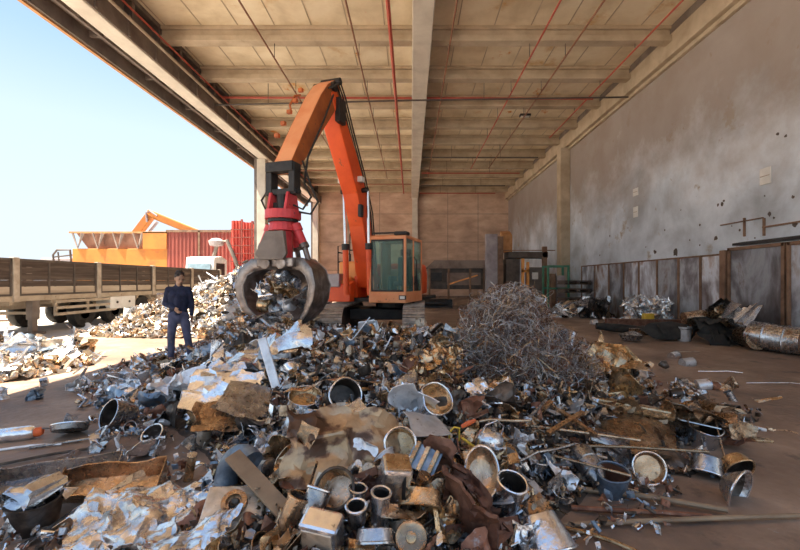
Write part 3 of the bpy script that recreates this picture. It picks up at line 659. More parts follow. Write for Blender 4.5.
# ------------------------------------------------------------------ machines at the back of the hall
def at(px, d, py=None): return V(((px-411)*d/400, d, 0 if py is None else 1.6+(281-py)*d/400))
t = thing('sorting_machine', 'low brown steel hopper machine with sloping end on legs at the back wall', 'machine')
x0, x1 = (427-411)*24/400, (486-411)*24/400
b = MB(); b.add([(x0-.1, 24, 2.35), (x0+.45, 24, 2.85), (x1, 24, 2.85), (x1+.2, 24, 2.35), (x0-.1, 26, 2.35), (x0+.45, 26, 2.85), (x1, 26, 2.85), (x1+.2, 26, 2.35)], [(0,1,2,3),(7,6,5,4),(0,4,5,1),(1,5,6,2),(2,6,7,3),(3,7,4,0)])
b.build('hopper', M['mach'], t)
b = MB(); b.bx(x0+.1, x1, 24.2, 26, 1.1, 2.35); b.build('body', M['steel_d'], t)
b = MB(); b.bx(x0+1.2, x1-.3, 24.1, 24.2, 1.35, 2.1); b.build('cover_plate', M['mach'], t)
b = MB(); b.bar((x0+1.3, 24.05, 1.4), (x1-.5, 24.05, 1.95), .05, .08); b.build('lever', M['orange_y'], t)
b = MB(); b.bx(x0+.15, x0+.9, 24.05, 24.2, 1.6, 2.1); b.build('control_box', M['black'], t)
b = MB()
for x in (x0+.15, x0+1.3, x0+2.6, x1-.1): b.bx(x-.06, x+.06, 24, 24.15, 0, 2.35)
b.bx(x0-.3, x1, 24, 24.1, .55, .7); b.build('leg_frame', M['panel_f'], t)
b = MB(); b.tube([(x0-.4, 23.9, .3), (x0+1.2, 23.9, .3)], .22, 10); b.bx(x0-.5, x0+1.5, 23.8, 24.6, 0, .5); b.build('drive_unit', M['black'], t)
t = thing('feed_chute', 'tall grey lilac steel chute standing on end by the brown machine', 'chute', (4.75, 23.5, 0))
MB().bx(-.38, .3, -.2, .2, .0, 4.35).build('chute_plate', M['slab'], t, bevel=.02); MB().bx(.3, .62, -.25, .3, 0, 4.2).build('rusty_cheek', M['panel_f'], t, bevel=.02)
MB().prism([(0, 3.3), (.6, 3.3), (.6, 4.6), (0, 4.3)], .62, 1.2).build('rusty_flap', M['rust_sun_edge'], t)
t = thing('baling_press', 'dark baling press with an orange post and overhead beam right of the chute', 'machine', (6.75, 23.3, 0))
b = MB(); b.bx(-1.1, 1.2, -.1, 1.0, 2.95, 3.3); b.bx(-1.2, -.4, 0, .8, .0, 2.9); b.build('press_frame', M['steel_d'], t, bevel=.02)
b = MB(); b.bx(-.35, -.2, -.2, -.05, 0, 2.9); b.bx(-.05, .08, -.2, -.05, 0, 2.7); b.bx(-.35, .08, -.2, -.05, 2.1, 2.25); b.build('orange_post', M['orange_y'], t)
MB().bx(.1, .9, 0, .7, 0, 2.4).build('cabinet', M['steel_b'], t, bevel=.02); MB().bx(.3, .65, -.03, 0, 1.7, 2.1).build('gauge_panel', M['white_p'], t)
b = MB(); b.bx(.9, 1.15, -.1, .1, 0, 3.6); b.bx(-1.5, 1.6, -.15, -.1, 3.35, 3.4); b.build('mast', M['panel_f'], t)
t = thing('steel_cage', 'green painted steel frame beside the baling press', 'frame', (7.95, 21.6, 0))
b = MB()
for x in (-.55, .55):
    for y in (0, .8): b.bx(x-.05, x+.05, y-.05, y+.05, 0, 2.45)
for z in (.1, 1.2, 2.4): b.bx(-.55, .55, -.04, .04, z-.05, z+.05); b.bx(-.55, .55, .76, .84, z-.05, z+.05)
b.build('cage_frame', M['green'], t)
MB().bx(-.35, -.1, .1, .5, 0, 2.0).build('rusty_drum', M['panel_f'], t); MB().bx(.0, .45, .2, .6, 0, 1.9).build('grey_sheet', M['slab'], t)
# ------------------------------------------------------------------ scrap: materials
def smat(n, a, b_, c, rough, metal, **k): return mat(n, [(.28, a), (.5, b_), (.7, c)], k.pop('scale', 9), rough, metal, k.pop('bump', .3), .16, k.pop('rand', .35), spots=k.pop('spots', []) + [(26, .62, .08, (.10,.07,.05)), (9, .66, .05, (.07,.05,.04))], bscale=k.pop('bscale', 24))
TM = {
 'silver': smat('bright_scrap_steel', (.55,.56,.60), (.80,.81,.84), (.94,.95,.97), .22, .95, spots=[(6, .67, .05, (.26,.18,.12))]),
 'grey': smat('grey_scrap_steel', (.24,.23,.24), (.42,.41,.42), (.62,.62,.64), .28, .95, spots=[(3, .6, .1, (.28,.17,.10))]),
 'brown': smat('brown_scrap_metal', (.24,.15,.09), (.42,.29,.19), (.60,.45,.32), .28, .9, spots=[(4, .62, .06, (.12,.07,.05))]),
 'golden': smat('golden_brown_scrap', (.36,.22,.11), (.56,.39,.23), (.76,.58,.38), .28, .9, spots=[(4, .62, .06, (.16,.09,.05))]),
 'rusty': smat('rusty_scrap', (.13,.055,.035), (.24,.11,.07), (.38,.20,.13), .6, .5, spots=[(7, .6, .08, (.35,.32,.32))]),
 'dark': smat('blackened_scrap', (.03,.025,.022), (.08,.065,.055), (.17,.14,.12), .42, .6, spots=[(5, .62, .06, (.30,.28,.27))]),
 'white': smat('white_painted_scrap', (.50,.50,.51), (.68,.69,.72), (.82,.83,.86), .36, .5, spots=[(4, .62, .05, (.34,.24,.17))]),
 'beige': smat('beige_painted_scrap', (.36,.29,.21), (.56,.47,.37), (.74,.66,.56), .38, .55, spots=[(4, .6, .06, (.24,.15,.10))]),
 'blue': smat('blue_grey_scrap', (.10,.14,.20), (.20,.27,.36), (.34,.42,.52), .4, .6, spots=[(4, .6, .08, (.25,.18,.13))]),
}
TM['foil'] = smat('crumpled_foil', (.40,.36,.32), (.66,.62,.58), (.88,.87,.87), .26, .9)
TM['patched'] = mat('rust_patched_paint', [(.42, (.10,.055,.035)), (.46, (.20,.12,.08)), (.50, (.46,.32,.19)), (.7, (.60,.46,.31))], 3.2, .4, .6, .3, .15, bscale=20)
TM['wire'] = plain('dull_steel_wire', (.42, .41, .41), .42, .7)
TM['mud'] = mat('dirt_and_scrap', [(.3, (.035,.025,.02)), (.7, (.12,.085,.06))], 6, .9, 0, .6, .1)
TM['oran'] = plain('orange_plastic', (.85, .16, .04), .5); TM['yel'] = plain('yellow_plastic', (.75, .50, .06), .5); TM['wood'] = mat('dirty_flat_bar', [(.3, (.20,.13,.08)), (.7, (.40,.29,.19))], 3, .6, .2, .2, .1)
TM['stone'] = plain('pale_dust', (.5, .45, .4), .9)
TINTS = list('silver grey brown golden rusty dark white beige blue'.split())

# ------------------------------------------------------------------ heap shape
def interp(tab, y):
    if y <= tab[0][0]: return tab[0][1]
    for (a, va), (b_, vb) in zip(tab, tab[1:]):
        if y <= b_: return va + (vb-va)*(y-a)/(b_-a)
    return tab[-1][1]
HM = [(.8, 0), (1.5, .16), (2.2, .34), (3, .46), (4.2, .60), (5.5, .68), (7, .62), (8, .50), (9.5, .30), (10.6, .16), (11.3, 0)]
HL = [(.8, -.8), (1.5, -1.5), (2.5, -1.7), (3.5, -1.9), (4.2, -2.6), (5, -3.3), (7, -4.6), (9, -4.9), (10, -4.6), (11.3, -3.6)]
HR = [(.8, .5), (1.5, .8), (2.5, 1.0), (3.2, 1.7), (4.2, 2.9), (5.2, 3.6), (6.5, 3.3), (8, 2.8), (9.5, 1.5), (11.3, .8)]
def sm(t): t = max(0, min(1, t)); return t*t*(3-2*t)
def H(x, y):
    if y < .8: return 0
    h = 0
    if y < 11.3:
        l, r, m = interp(HL, y), interp(HR, y), interp(HM, y)
        we = 1.1 + .15*y
        if l < x < r:
            h = m*sm((x-l)/we)*sm((r-x)/min(we, 1.4))
            h *= 1 + .35*noise.noise((x*1.3, y*1.3, 3.1))
            h += .07*sm((x-l)/.6)*sm((r-x)/.6)*(noise.noise((x*3.3, y*3.3, 7.7))+.3)
    return max(h, 0)
def H2(x, y):                    # sunlit heap outside, behind the man
    h = 2.15*math.exp(-(((x+6.0)/1.9)**2 + ((y-16.6)/2.3)**2))
    h += 1.1*math.exp(-(((x+7.3)/1.5)**2 + ((y-14.2)/2.0)**2)) + .5*math.exp(-(((x+4.6)/1.6)**2 + ((y-12.6)/1.6)**2)) + .45*math.exp(-(((x+8.6)/1.1)**2 + ((y-13.0)/1.3)**2))
    h += .5*math.exp(-(((x+3.6)/1.6)**2 + ((y-15.5)/2.6)**2))
    h *= 1 + .25*noise.noise((x*.9, y*.9, 1.1))
    return max(0, h-.12)
def H3(x, y):                    # low litter at the far left
    h = .38*math.exp(-(((x+7.3)/1.0)**2 + ((y-7.2)/1.0)**2)) + .22*math.exp(-(((x+8.3)/1.2)**2 + ((y-8.2)/.8)**2))
    return max(0, h-.05)
def HH(x, y): return max(H(x, y), H2(x, y), H3(x, y))
def pick(px, py, lift=0.0):
    d = 1.5
    while d < 40:
        p = ray(px, py, d)
        if p.z <= HH(p.x, p.y)+lift: return p
        d += .02
    return p

# ------------------------------------------------------------------ scrap shapes
def crumple(rr, w_, h_, n=8, folds=6, amp=.02, maxa=1.7):
    P_ = [V(((i/n-.5)*w_, (j/n-.5)*h_, 0)) for j in range(n+1) for i in range(n+1)]
    for _ in range(folds):
        c = rr.choice(P_).copy(); a = rr.uniform(0, 2*PI)
        ax = V((math.cos(a), math.sin(a), rr.uniform(-.3, .3))).normalized(); nn = ax.cross(V((0, 0, 1))).normalized()
        q = Matrix.Rotation(rr.choice((-1, 1))*rr.uniform(.3, maxa), 3, ax)
        P_ = [c + q @ (p-c) if (p-c).dot(nn) > 0 else p for p in P_]
    o = rr.uniform(0, 99)
    P_ = [p + V((noise.noise(p*7+V((o, 0, 0))), noise.noise(p*7+V((0, o, 0))), noise.noise(p*7+V((0, 0, o)))))*amp*2 for p in P_]
    if n >= 8: P_ = [p + V((0, 0, 0)) + V((noise.noise(p*22+V((o, 1, 0))), noise.noise(p*22+V((3, o, 0))), noise.noise(p*22+V((0, 5, o)))))*amp*.5 for p in P_]
    cen = sum(P_, V())/len(P_); P_ = [p-cen for p in P_]
    F_ = [(j*(n+1)+i, j*(n+1)+i+1, (j+1)*(n+1)+i+1, (j+1)*(n+1)+i) for j in range(n) for i in range(n)]
    return P_, F_
def sheet_mesh(rr, w_, h_, n=8, folds=6, amp=.02, th=.004, maxa=1.7, name='sheet'):
    a, b_ = crumple(rr, w_, h_, n, folds, amp, maxa)
    return MB().add(a, b_).mesh(name, True, th, False, .42)
def denter(rr, amt, squash=1.0, fr=5):
    o = rr.uniform(0, 99)
    def f(p):
        q = p + V((noise.noise(p*fr+V((o, 0, 0))), noise.noise(p*fr+V((0, o, 0))), noise.noise(p*fr+V((0, 0, o)))*.5))*amt
        return V((q.x, q.y*squash, q.z))
    return f
def vessel(r0, r1, h, th=.006, rim=.008, foot=True):
    return [(0, 0), (r0*.9, 0), (r0, h*.06), (r0+(r1-r0)*.5, h*.5), (r1, h*.96), (r1+rim, h), (r1+rim, h+rim*.8), (r1-th, h+rim*.6), (r1-th, h*.96), (r0+(r1-r0)*.5-th, h*.5), (r0-th, h*.08), (r0*.8, th), (0, th)]
def part_o(name, me, m, parent): return link(name, me, m, parent)

def place(o, p, rot, s=1.0):
    o.location = p; o.rotation_euler = rot
    if s != 1.0: o.scale = (s, s, s)
    return o
def pot_thing(name, label, cat, r, h, tint, rr, handles=2, dent=.01, squash=1, inner=None, r0=None, group=None, lid=False):
    t = thing(name, label, cat, group=group); r0 = r0 or r*.92
    fn = denter(rr, dent, squash)
    Mx = T(0, 0, -h/2)
    prof = [(0, 0), (r0*.9, 0), (r0, h*.08), ((r0+r)/2, h*.5), (r, h)]
    MB().lathe([(0, 0), (r0*.88, 0), (r0, h*.07), ((r0+r)/2, h*.5), (r, h), (r-.005, h), ((r0+r)/2-.005, h*.5), (r0-.006, h*.1), (r0*.8, .006), (0, .006)], 26, Mx, fn).build('pot_body', TM[tint], t, smooth=True)
    n = 26; pts = [Mx @ fn(V((r*math.cos(2*PI*k/n), r*math.sin(2*PI*k/n), h))) for k in range(n+1)]
    MB().tube(pts, .008, 6, cap=False).build('rim', TM['silver' if tint in ('grey', 'silver') else tint], t, smooth=True)
    if inner:
        MB().lathe([(0, .012), (r0*.84, .014), ((r0+r)/2-.008, h*.5), (r-.008, h*.93), (r-.0075, h*.93), ((r0+r)/2-.0072, h*.5), (r0*.85, .012), (0, .010)], 26, Mx, fn).build('stained_lining', TM[inner], t, smooth=True)
    for k in range(handles):
        a = PI*k
        d_ = V((math.cos(a), math.sin(a), 0)); e_ = V((-math.sin(a), math.cos(a), 0)); z_ = V((0, 0, h*.30))
        MB().tube([d_*r*.96 - e_*.05 + z_, d_*(r+.035) - e_*.045 + z_, d_*(r+.045)+z_, d_*(r+.035) + e_*.045 + z_, d_*r*.96 + e_*.05 + z_], .007, 6).build('handle', TM['dark'], t, smooth=True)
    return t

HERO = []
def hero(o, px, py, rot, label=None, phrase=None, lift=0.05, s=1.0, cat=None, off=0.0):
    p = pick(px, py, lift); o.location = p; o.rotation_euler = rot
    if s != 1: o.scale = (s, s, s)
    if label: tag(o, label, cat)
    if phrase: HERO.append((phrase, p.copy()))
    return o
def sh(name, px, py, w_, h_, tint, rot, label, phrase, cat='sheet metal', seed=0, folds=4, amp=.015, lift=.08, n=12, maxa=1.2, th=.006):
    o = link(name, sheet_mesh(random.Random(seed), w_, h_, n, folds, amp, th, maxa, name), TM[tint])
    return hero(o, px, py, rot, label, phrase, lift, cat=cat)
rr = random.Random(5)

# --- left floor
t = thing('gas_bottle', 'silver gas bottle with an orange end lying at the left picture edge', 'gas bottle')
MB().lathe([(0, -.22), (.06, -.215), (.085, -.18), (.088, .12), (.07, .18), (.04, .2), (0, .2)], 20).build('bottle_body', TM['silver'], t, smooth=True)
MB().lathe([(0, .19), (.055, .19), (.06, .24), (.04, .27), (0, .27)], 14).build('orange_cap', TM['oran'], t, smooth=True)
hero(t, 16, 434, (0, PI/2, .35), phrase='gas bottle', lift=.07, s=.8)
t = pot_thing('frying_pan', 'shallow grey pan lying tipped on the floor right of the gas bottle', 'pan', .16, .06, 'grey', rr, 0, .005)
MB().bar((.15, 0, .02), (.36, 0, .05), .03, .012).build('pan_handle', TM['dark'], t); hero(t, 70, 428, (.45, .1, 3.3), phrase='shallow pan', lift=.09)
t = pot_thing('cooking_pot', 'big grey cooking pot lying on its side on the left floor', 'pot', .155, .24, 'grey', rr, 2, .015, inner='dark'); hero(t, 120, 416, V((-.45, -.75, .42)).to_track_quat('Z', 'Y').to_euler(), phrase='big grey pot on the left floor', lift=.13)
t = pot_thing('cooking_pot', 'small dull grey pot on the left floor in front of the big lying pot', 'pot', .10, .12, 'grey', rr, 2, .012, inner='dark'); hero(t, 155, 437, V((-.1, -.55, .7)).to_track_quat('Z', 'Y').to_euler(), phrase='small dull pot', lift=.06)
for (px, py, L_, rz, tt, lab) in ((55, 455, .75, .55, 'dark', 'black steel rod on the left floor with a purple tinge'), (88, 440, .9, .42, 'grey', 'long thin grey rod on the left floor below the shallow pan'), (30, 447, .5, .3, 'white', 'white bent strip on the left floor under the gas bottle')):
    o = MB().tube([(-L_/2, 0, 0), (0, .01, .01), (L_/2, 0, 0)], .012, 7).build('steel_rod', TM[tt], smooth=True); hero(o, px, py, (0, 0, rz), lab, None, .02, cat='rod')
def trough(name, L_, W_, D_, tint, label, cat, rr, dent=.01):
    t = thing(name, label, cat); th = .006; w2 = W_*.34
    sec = [(-W_/2, D_), (-w2, 0), (w2, 0), (W_/2, D_), (W_/2-th*1.5, D_), (w2-th, th), (-w2+th, th), (-W_/2+th*1.5, D_)]
    b = MB(); n = 10; vs = []; fs = []
    for i in range(n+1):
        x = -L_/2 + L_*i/n
        for (a, c_) in sec:
            q = V((x, a, c_)); q += V((0, noise.noise(q*6)*dent, noise.noise(q*6+V((5, 5, 5)))*dent)); vs.append(q)
    for i in range(n):
        for k in range(8): k2 = (k+1) % 8; fs.append((i*8+k, i*8+k2, (i+1)*8+k2, (i+1)*8+k))
    fs += [tuple(range(8)), tuple(n*8+k for k in reversed(range(8)))]
    b.add(vs, fs); b.build('trough_body', TM[tint], t, smooth=True, angle=.5)
    for sx in (-1, 1): MB().add([(sx*L_/2, -W_/2, D_), (sx*L_/2, -w2, 0), (sx*L_/2, w2, 0), (sx*L_/2, W_/2, D_)], [(0,1,2,3)]).build('end_plate', TM[tint], t, solid=.006)
    return t
t = trough('metal_tray', .78, .26, .10, 'grey', 'long open grey metal tray on the floor at lower left', 'tray', rr); hero(t, 60, 482, (.42, -.02, .36), phrase='long grey tray', lift=.05)
t = trough('metal_tray', .66, .26, .12, 'brown', 'brown dented trough on the floor right of the long grey tray', 'tray', rr, .03); hero(t, 114, 488, (.5, .0, .25), phrase='brown dented trough', lift=.07)
t = thing('waste_bin', 'black bin stuffed with shiny foil at lower left', 'bin')
MB().lathe(vessel(.12, .15, .22), 20, T(0, 0, -.11), denter(rr, .02)).build('bin_body', TM['dark'], t, smooth=True)
link('foil', sheet_mesh(random.Random(3), .34, .3, 12, 9, .03, .002), TM['silver'], t, loc=(0, 0, .13)); hero(t, 34, 512, (.1, .1, 0), phrase='black bin', lift=.12)
sh('steel_strip', 88, 505, .75, .05, 'silver', (0, -.35, .85), 'long bent shiny strip leaning over the black bin', 'bent shiny strip', 'strip', 4, 2, .01, .12)
sh('foil_sheet', 158, 512, .95, .60, 'foil', (.3, .05, .55), 'large crumpled beige and silver foil sheet at the bottom left of the heap', 'large crumpled foil', 'foil', 17, 3, .045, .10, 44, .5, .003)
sh('foil_sheet', 190, 538, .5, .3, 'silver', (.35, .1, .3), 'bright silver foil lying over the large beige foil at the bottom edge', 'bright silver foil', 'foil', 18, 4, .045, .13, 34, .6, .003)
# burner plate
t = thing('burner_plate', 'beige stove top plate with two round burner rings at the bottom edge', 'stove plate')
MB().box((0, 0, 0), (.34, .34, .025)).build('plate', TM['beige'], t, bevel=.008)
for (x, y, r) in ((.0, .06, .075), (-.03, -.11, .05)):
    k = MB().lathe([(r*.55, .02), (r*.6, .045), (r*.95, .045), (r, .012), (r*.95, .012), (r*.55, .012)], 22, T(x, y, 0)).build('burner_ring', TM['brown'], t, smooth=True); MB().lathe([(0, .02), (r*.3, .035), (r*.5, .013), (0, .013)], 16, T(x, y, 0)).build('burner_cap', TM['dark'], k, smooth=True)
hero(t, 232, 516, (.62, .05, .15), phrase='burner plate', lift=.12)
# duct elbow
pts = [(.14*math.cos(a)-.14, 0, .14*math.sin(a)) for a in [k*PI/2/8*1.5 for k in range(9)]]
o = MB().tube([(p[0]*1.2, 0, p[2]*1.2) for p in pts], .075, 18).build('duct_elbow', TM['blue'], smooth=True, angle=.8); hero(o, 226, 484, (.2, .3, 2.6), 'blue grey curved duct elbow beside the flat brown bar', 'blue duct elbow', .12, cat='duct')
t = MB().box((0, 0, 0), (.62, .10, .022)).build('flat_bar', TM['wood'], bevel=.004); hero(t, 262, 487, (.35, .42, -.55), 'flat brown bar lying across the lower left of the heap', 'flat brown bar', .16, cat='bar')
for (px, py, r, h, rt, tt, lab, ph) in ((205, 433, .07, .2, (.5, .3, .2), 'beige', 'beige dented can standing in the left slope of the heap', 'beige can'), (190, 470, .035, .28, (.3, .25, .1), 'golden', 'slim golden tube standing beside the duct elbow', 'slim golden tube'), (262, 470, .06, .2, (1.2, 0, .9), 'white', 'white spray can with dark top near the flat brown bar', 'white spray can')):
    t = thing('tin_can', lab, 'can'); MB().lathe([(0, -h/2), (r, -h/2), (r, h/2), (r*.85, h/2+.01), (0, h/2+.012)], 18, None, denter(rr, .012)).build('can_body', TM[tt], t, smooth=True, angle=.6)
    MB().lathe([(r*.96, h/2-.005), (r*1.05, h/2), (r*1.05, h/2+.012), (r*.9, h/2+.014)], 18).build('can_rim', TM['grey'], t, smooth=True); hero(t, px, py, rt, phrase=ph, lift=.1)
sh('plastic_bag', 186, 388, .6, .6, 'white', (.4, 0, 0), 'crumpled white plastic bag in the left slope, in front of the man', 'white plastic bag', 'bag', 23, 12, .06, .12, 18, 1.6, .003)
sh('curved_sheet', 232, 392, .95, .5, 'silver', (.35, .1, .15), 'large pale curved hood panel on the left side of the heap', 'pale hood panel', seed=31, folds=2, amp=.03, lift=.12, maxa=.7)
sh('curved_sheet', 120, 392, .7, .4, 'silver', (.2, .1, .5), 'bright crumpled sheet lying on the floor left of the heap', 'bright sheet on the left', seed=32, folds=6, amp=.04, lift=.08)
sh('corrugated_sheet', 262, 405, .8, .45, 'grey', (.35, .1, .1), 'flat pale grey sheet below the white upright post', 'flat pale grey sheet', seed=33, folds=1, amp=.01, lift=.08, maxa=.4)
sh('curved_sheet', 238, 412, .8, .35, 'brown', (.5, .2, .45), 'long brown curved guard panel in the left slope', 'brown curved guard', seed=34, folds=3, amp=.02, lift=.12)
o = MB().box((0, 0, 0), (.09, .05, .62)).build('steel_post', TM['white'], bevel=.01); hero(o, 270, 366, (-.35, -.3, .3), 'white upright post sticking out of the heap below the grapple', 'white upright post', .25, cat='post')
o = MB().box((0, 0, 0), (.55, .14, .12)).build('box_section', TM['brown'], bevel=.01); hero(o, 219, 376, (0, -.2, .3), 'brown box section lying behind the pale hood panel', 'brown box section', .2, cat='box section')
sh('curved_sheet', 262, 355, 1.2, .7, 'silver', (.5, -.25, .5), 'large pale ribbed panel with holes below the grapple', 'large ribbed panel', seed=36, folds=3, amp=.05, lift=.2, maxa=.6)
# --- middle
t = pot_thing('steel_drum_ring', 'shallow round ring with brown inside at the left middle of the heap', 'ring', .145, .07, 'silver', rr, 0, .006, inner='golden'); hero(t, 305, 399, (.35, .15, 0), phrase='round ring', lift=.10)
t = pot_thing('bucket', 'upturned grey half bucket right of the round ring', 'bucket', .14, .15, 'grey', rr, 0, .02, inner='dark'); hero(t, 344, 396, (1.1, .2, .3), phrase='half bucket', lift=.10)
sh('steel_strip', 345, 385, 1.3, .045, 'brown', (.1, -.12, .25), 'long bent brown strip arching over the middle of the heap', 'long brown strip', 'strip', 41, 1, .03, .16, 14, .6)
sh('flat_plate', 333, 424, .55, .28, 'grey', (.5, -.25, .45), 'plain grey plate above the big rust patched panel', 'plain grey plate', seed=42, folds=1, amp=.006, lift=.14, maxa=.3)
sh('rust_patched_panel', 345, 447, .75, .5, 'patched', (.85, .12, .25), 'big curved golden panel with dark rust patches in the centre of the heap', 'big golden panel', seed=43, folds=2, amp=.035, lift=.14, n=20, maxa=.8)
sh('bent_channel', 292, 460, .5, .14, 'brown', (.5, -.8, .5), 'brown bent channel leaning left of the big golden panel', 'brown bent channel', seed=44, folds=2, amp=.01, lift=.16)
t = pot_thing('cooking_pot', 'grey pot with brown inside facing the camera right of the big golden panel', 'pot', .105, .13, 'grey', rr, 1, .012, inner='golden'); hero(t, 401, 444, (1.15, .2, -.1), phrase='pot facing the camera', lift=.14)
sh('flat_plate', 427, 424, .3, .24, 'white', (.55, .1, .5), 'small white square plate in the centre of the heap', 'small white plate', seed=45, folds=1, amp=.006, lift=.15, maxa=.3)
sh('curved_sheet', 415, 400, .35, .3, 'white', (.7, .2, .3), 'curled white sheet above the small white plate', 'curled white sheet', seed=46, folds=5, amp=.02, lift=.14)
t = pot_thing('steel_pan', 'open silver pan with torn brown side behind the small white plate', 'pan', .15, .13, 'silver', rr, 0, .05, inner='golden'); hero(t, 432, 404, (.9, .3, .5), phrase='torn silver pan', lift=.12)
t = thing('shiny_canister', 'shiny square sided canister reflecting brown stripes, left of the slatted rack', 'canister')
MB().prism([(-.09, -.11), (.09, -.11), (.07, .11), (-.07, .11)], -.085, .085).build('canister_body', TM['silver'], t, bevel=.02); MB().box((0, 0, .115), (.14, .12, .012)).build('canister_lid', TM['golden'], t, bevel=.004)
hero(t, 394, 478, (.35, .15, .25), phrase='shiny canister', lift=.15)
t = thing('slatted_rack', 'small rack with golden slats beside the shiny canister', 'rack')
MB().box((0, 0, 0), (.2, .16, .01)).build('rack_back', TM['blue'], t)
for k in (-.07, 0, .07): MB().box((k, 0, .015), (.03, .17, .02)).build('slat', TM['golden'], t, bevel=.004)
hero(t, 424, 459, (.8, .2, -.5), phrase='slatted rack', lift=.16)
# kettle
t = thing('kettle', 'round shiny kettle with a wire handle beside the oval basin', 'kettle')
MB().lathe([(0, -.09), (.06, -.088), (.095, -.05), (.105, 0), (.09, .055), (.05, .085), (0, .095)], 24, None, denter(rr, .008)).build('kettle_body', TM['silver'], t, smooth=True)
MB().tube([(.09, 0, .05), (.08, 0, .13), (.0, 0, .17), (-.08, 0, .13), (-.09, 0, .05)], .006, 6).build('handle', TM['silver'], t, smooth=True); MB().tube([(0, -.09, 0), (0, -.14, .03), (0, -.17, .07)], [.02, .015, .01], 8).build('spout', TM['silver'], t, smooth=True); MB().lathe([(0, .09), (.02, .1), (.012, .12), (0, .125)], 10).build('lid_knob', TM['dark'], t)
hero(t, 489, 441, (.3, .2, .4), phrase='kettle', lift=.16)
o = MB().tube([(-.06, 0, 0), (0, .01, .01), (.06, .01, .02)], [.016, .02, .012], 7, flat=.5).build('orange_strap', TM['oran'], smooth=True); hero(o, 469, 425, (0, -.2, .1), 'bright orange plastic strap left of the kettle', 'orange strap', .18, cat='strap')
o = MB().tube([(-.05, 0, -.06), (-.045, 0, .03), (-.02, 0, .06), (.02, 0, .05), (.03, 0, -.06)], .007, 6).build('yellow_clip', TM['yel'], smooth=True); hero(o, 456, 434, (.3, 0, .2), 'yellow bent wire clip under the orange strap', 'yellow clip', .16, cat='clip')
o = MB().tube([(-.06, 0, .03), (.06, 0, -.03)], .009, 6).build('yellow_clip', TM['yel'], smooth=True); hero(o, 469, 443, (.0, .2, .2), 'short straight yellow stick left of the kettle', 'yellow stick', .16, cat='stick')
t = pot_thing('basin', 'oval brown stained basin tilted to the camera below the kettle', 'basin', .135, .08, 'silver', rr, 0, .006, 1.0, inner='brown', r0=.09); t2 = t; hero(t, 480, 473, (.95, .25, .1), phrase='oval basin', lift=.18); t.scale = (.86, 1.2, 1)
t = pot_thing('stock_pot', 'tall shiny steel pot standing open in the right front of the heap', 'pot', .095, .2, 'silver', rr, 0, .008, inner='dark'); hero(t, 508, 494, (.30, .22, 0), phrase='tall shiny pot', lift=.15)
# crushed dark box
for (px, py, w_, h_, rt, sd, lab, ph) in ((470, 513, .46, .42, (.9, .1, .4), 51, 'crushed dark red brown box at the front of the heap', 'crushed dark box'), (441, 462, .2, .36, (1.2, .1, -.2), 52, 'tall rusty folded sheet left of the oval basin', 'tall rusty sheet'), (477, 492, .4, .13, (.5, .6, -.3), 53, 'rusty peeled flange lying over the crushed dark box', 'rusty flange')):
    sh('crushed_box' if sd == 51 else 'folded_sheet', px, py, w_, h_, 'rusty', rt, lab, ph, 'box' if sd == 51 else 'sheet metal', sd, 5, .03, .15, 14, .9, .02)
t = pot_thing('dented_pan', 'golden dented bowl lying left of the crushed dark box', 'bowl', .125, .10, 'golden', rr, 0, .03, .8); hero(t, 421, 500, (2.4, .3, .2), phrase='golden dented bowl', lift=.13)
t = thing('square_tin', 'square silver tin at the bottom edge of the heap', 'tin'); MB().box((0, 0, 0), (.19, .12, .19)).build('tin_body', TM['silver'], t, bevel=.018); MB().box((0, -.062, 0), (.15, .006, .15)).build('stained_face', TM['beige'], t, bevel=.01); hero(t, 322, 533, (.35, .1, -.2), phrase='square tin', lift=.12)
for i, (px, py, r, h, rt, tt, lab) in enumerate(((357, 497, .045, .1, (.1, .1, 0), 'silver', 'upper shiny jar above another jar, left of the two cylinders'), (357, 515, .05, .1, (.2, .0, 0), 'grey', 'lower dark jar under the shiny jar'), (380, 508, .05, .17, (.15, .12, 0), 'silver', 'tall shiny cylinder between the jars and the golden bowl'), (315, 503, .065, .13, (-.5, .3, 0), 'grey', 'grey mug tipped behind the square tin'), (293, 512, .06, .16, (-.2, .4, 0), 'brown', 'brown narrow cup left of the tipped mug'))):
    t = pot_thing('jar' if i < 2 else 'cup', lab, 'jar' if i < 2 else 'cup', r, h, tt, rr, 0, .006, inner='dark'); hero(t, px, py, rt, phrase=lab.split(',')[0], lift=.13)
t = pot_thing('bowl', 'dark open bowl tipped to the right under the big golden panel', 'bowl', .105, .09, 'dark', rr, 0, .012, inner='brown'); hero(t, 338, 490, (.7, -.5, .3), phrase='dark open bowl', lift=.13)
t = thing('wheel_hub', 'round brown disc with a hub at the bottom edge of the heap', 'disc'); MB().lathe([(0, -.02), (.075, -.02), (.08, 0), (.075, .015), (.06, .005), (.03, .006), (0, .006)], 24).build('disc', TM['brown'], t, smooth=True); MB().lathe([(.028, .0), (.025, .03), (.01, .035), (0, .035)], 14).build('hub', TM['golden'], t, smooth=True); hero(t, 411, 538, (.9, .05, 0), phrase='round disc', lift=.12)
t = pot_thing('tank', 'large smooth silver tank end at the bottom edge right of the crushed box', 'tank', .16, .2, 'silver', rr, 0, .012, .9, r0=.10); hero(t, 544, 532, (2.5, -.1, .2), phrase='silver tank end', lift=.07)
t = pot_thing('mess_tin', 'small round tin bottom at the lower middle of the heap', 'tin', .09, .06, 'grey', rr, 0, .01); hero(t, 375, 535, (2.6, .1, .2), phrase='round tin bottom', lift=.12)
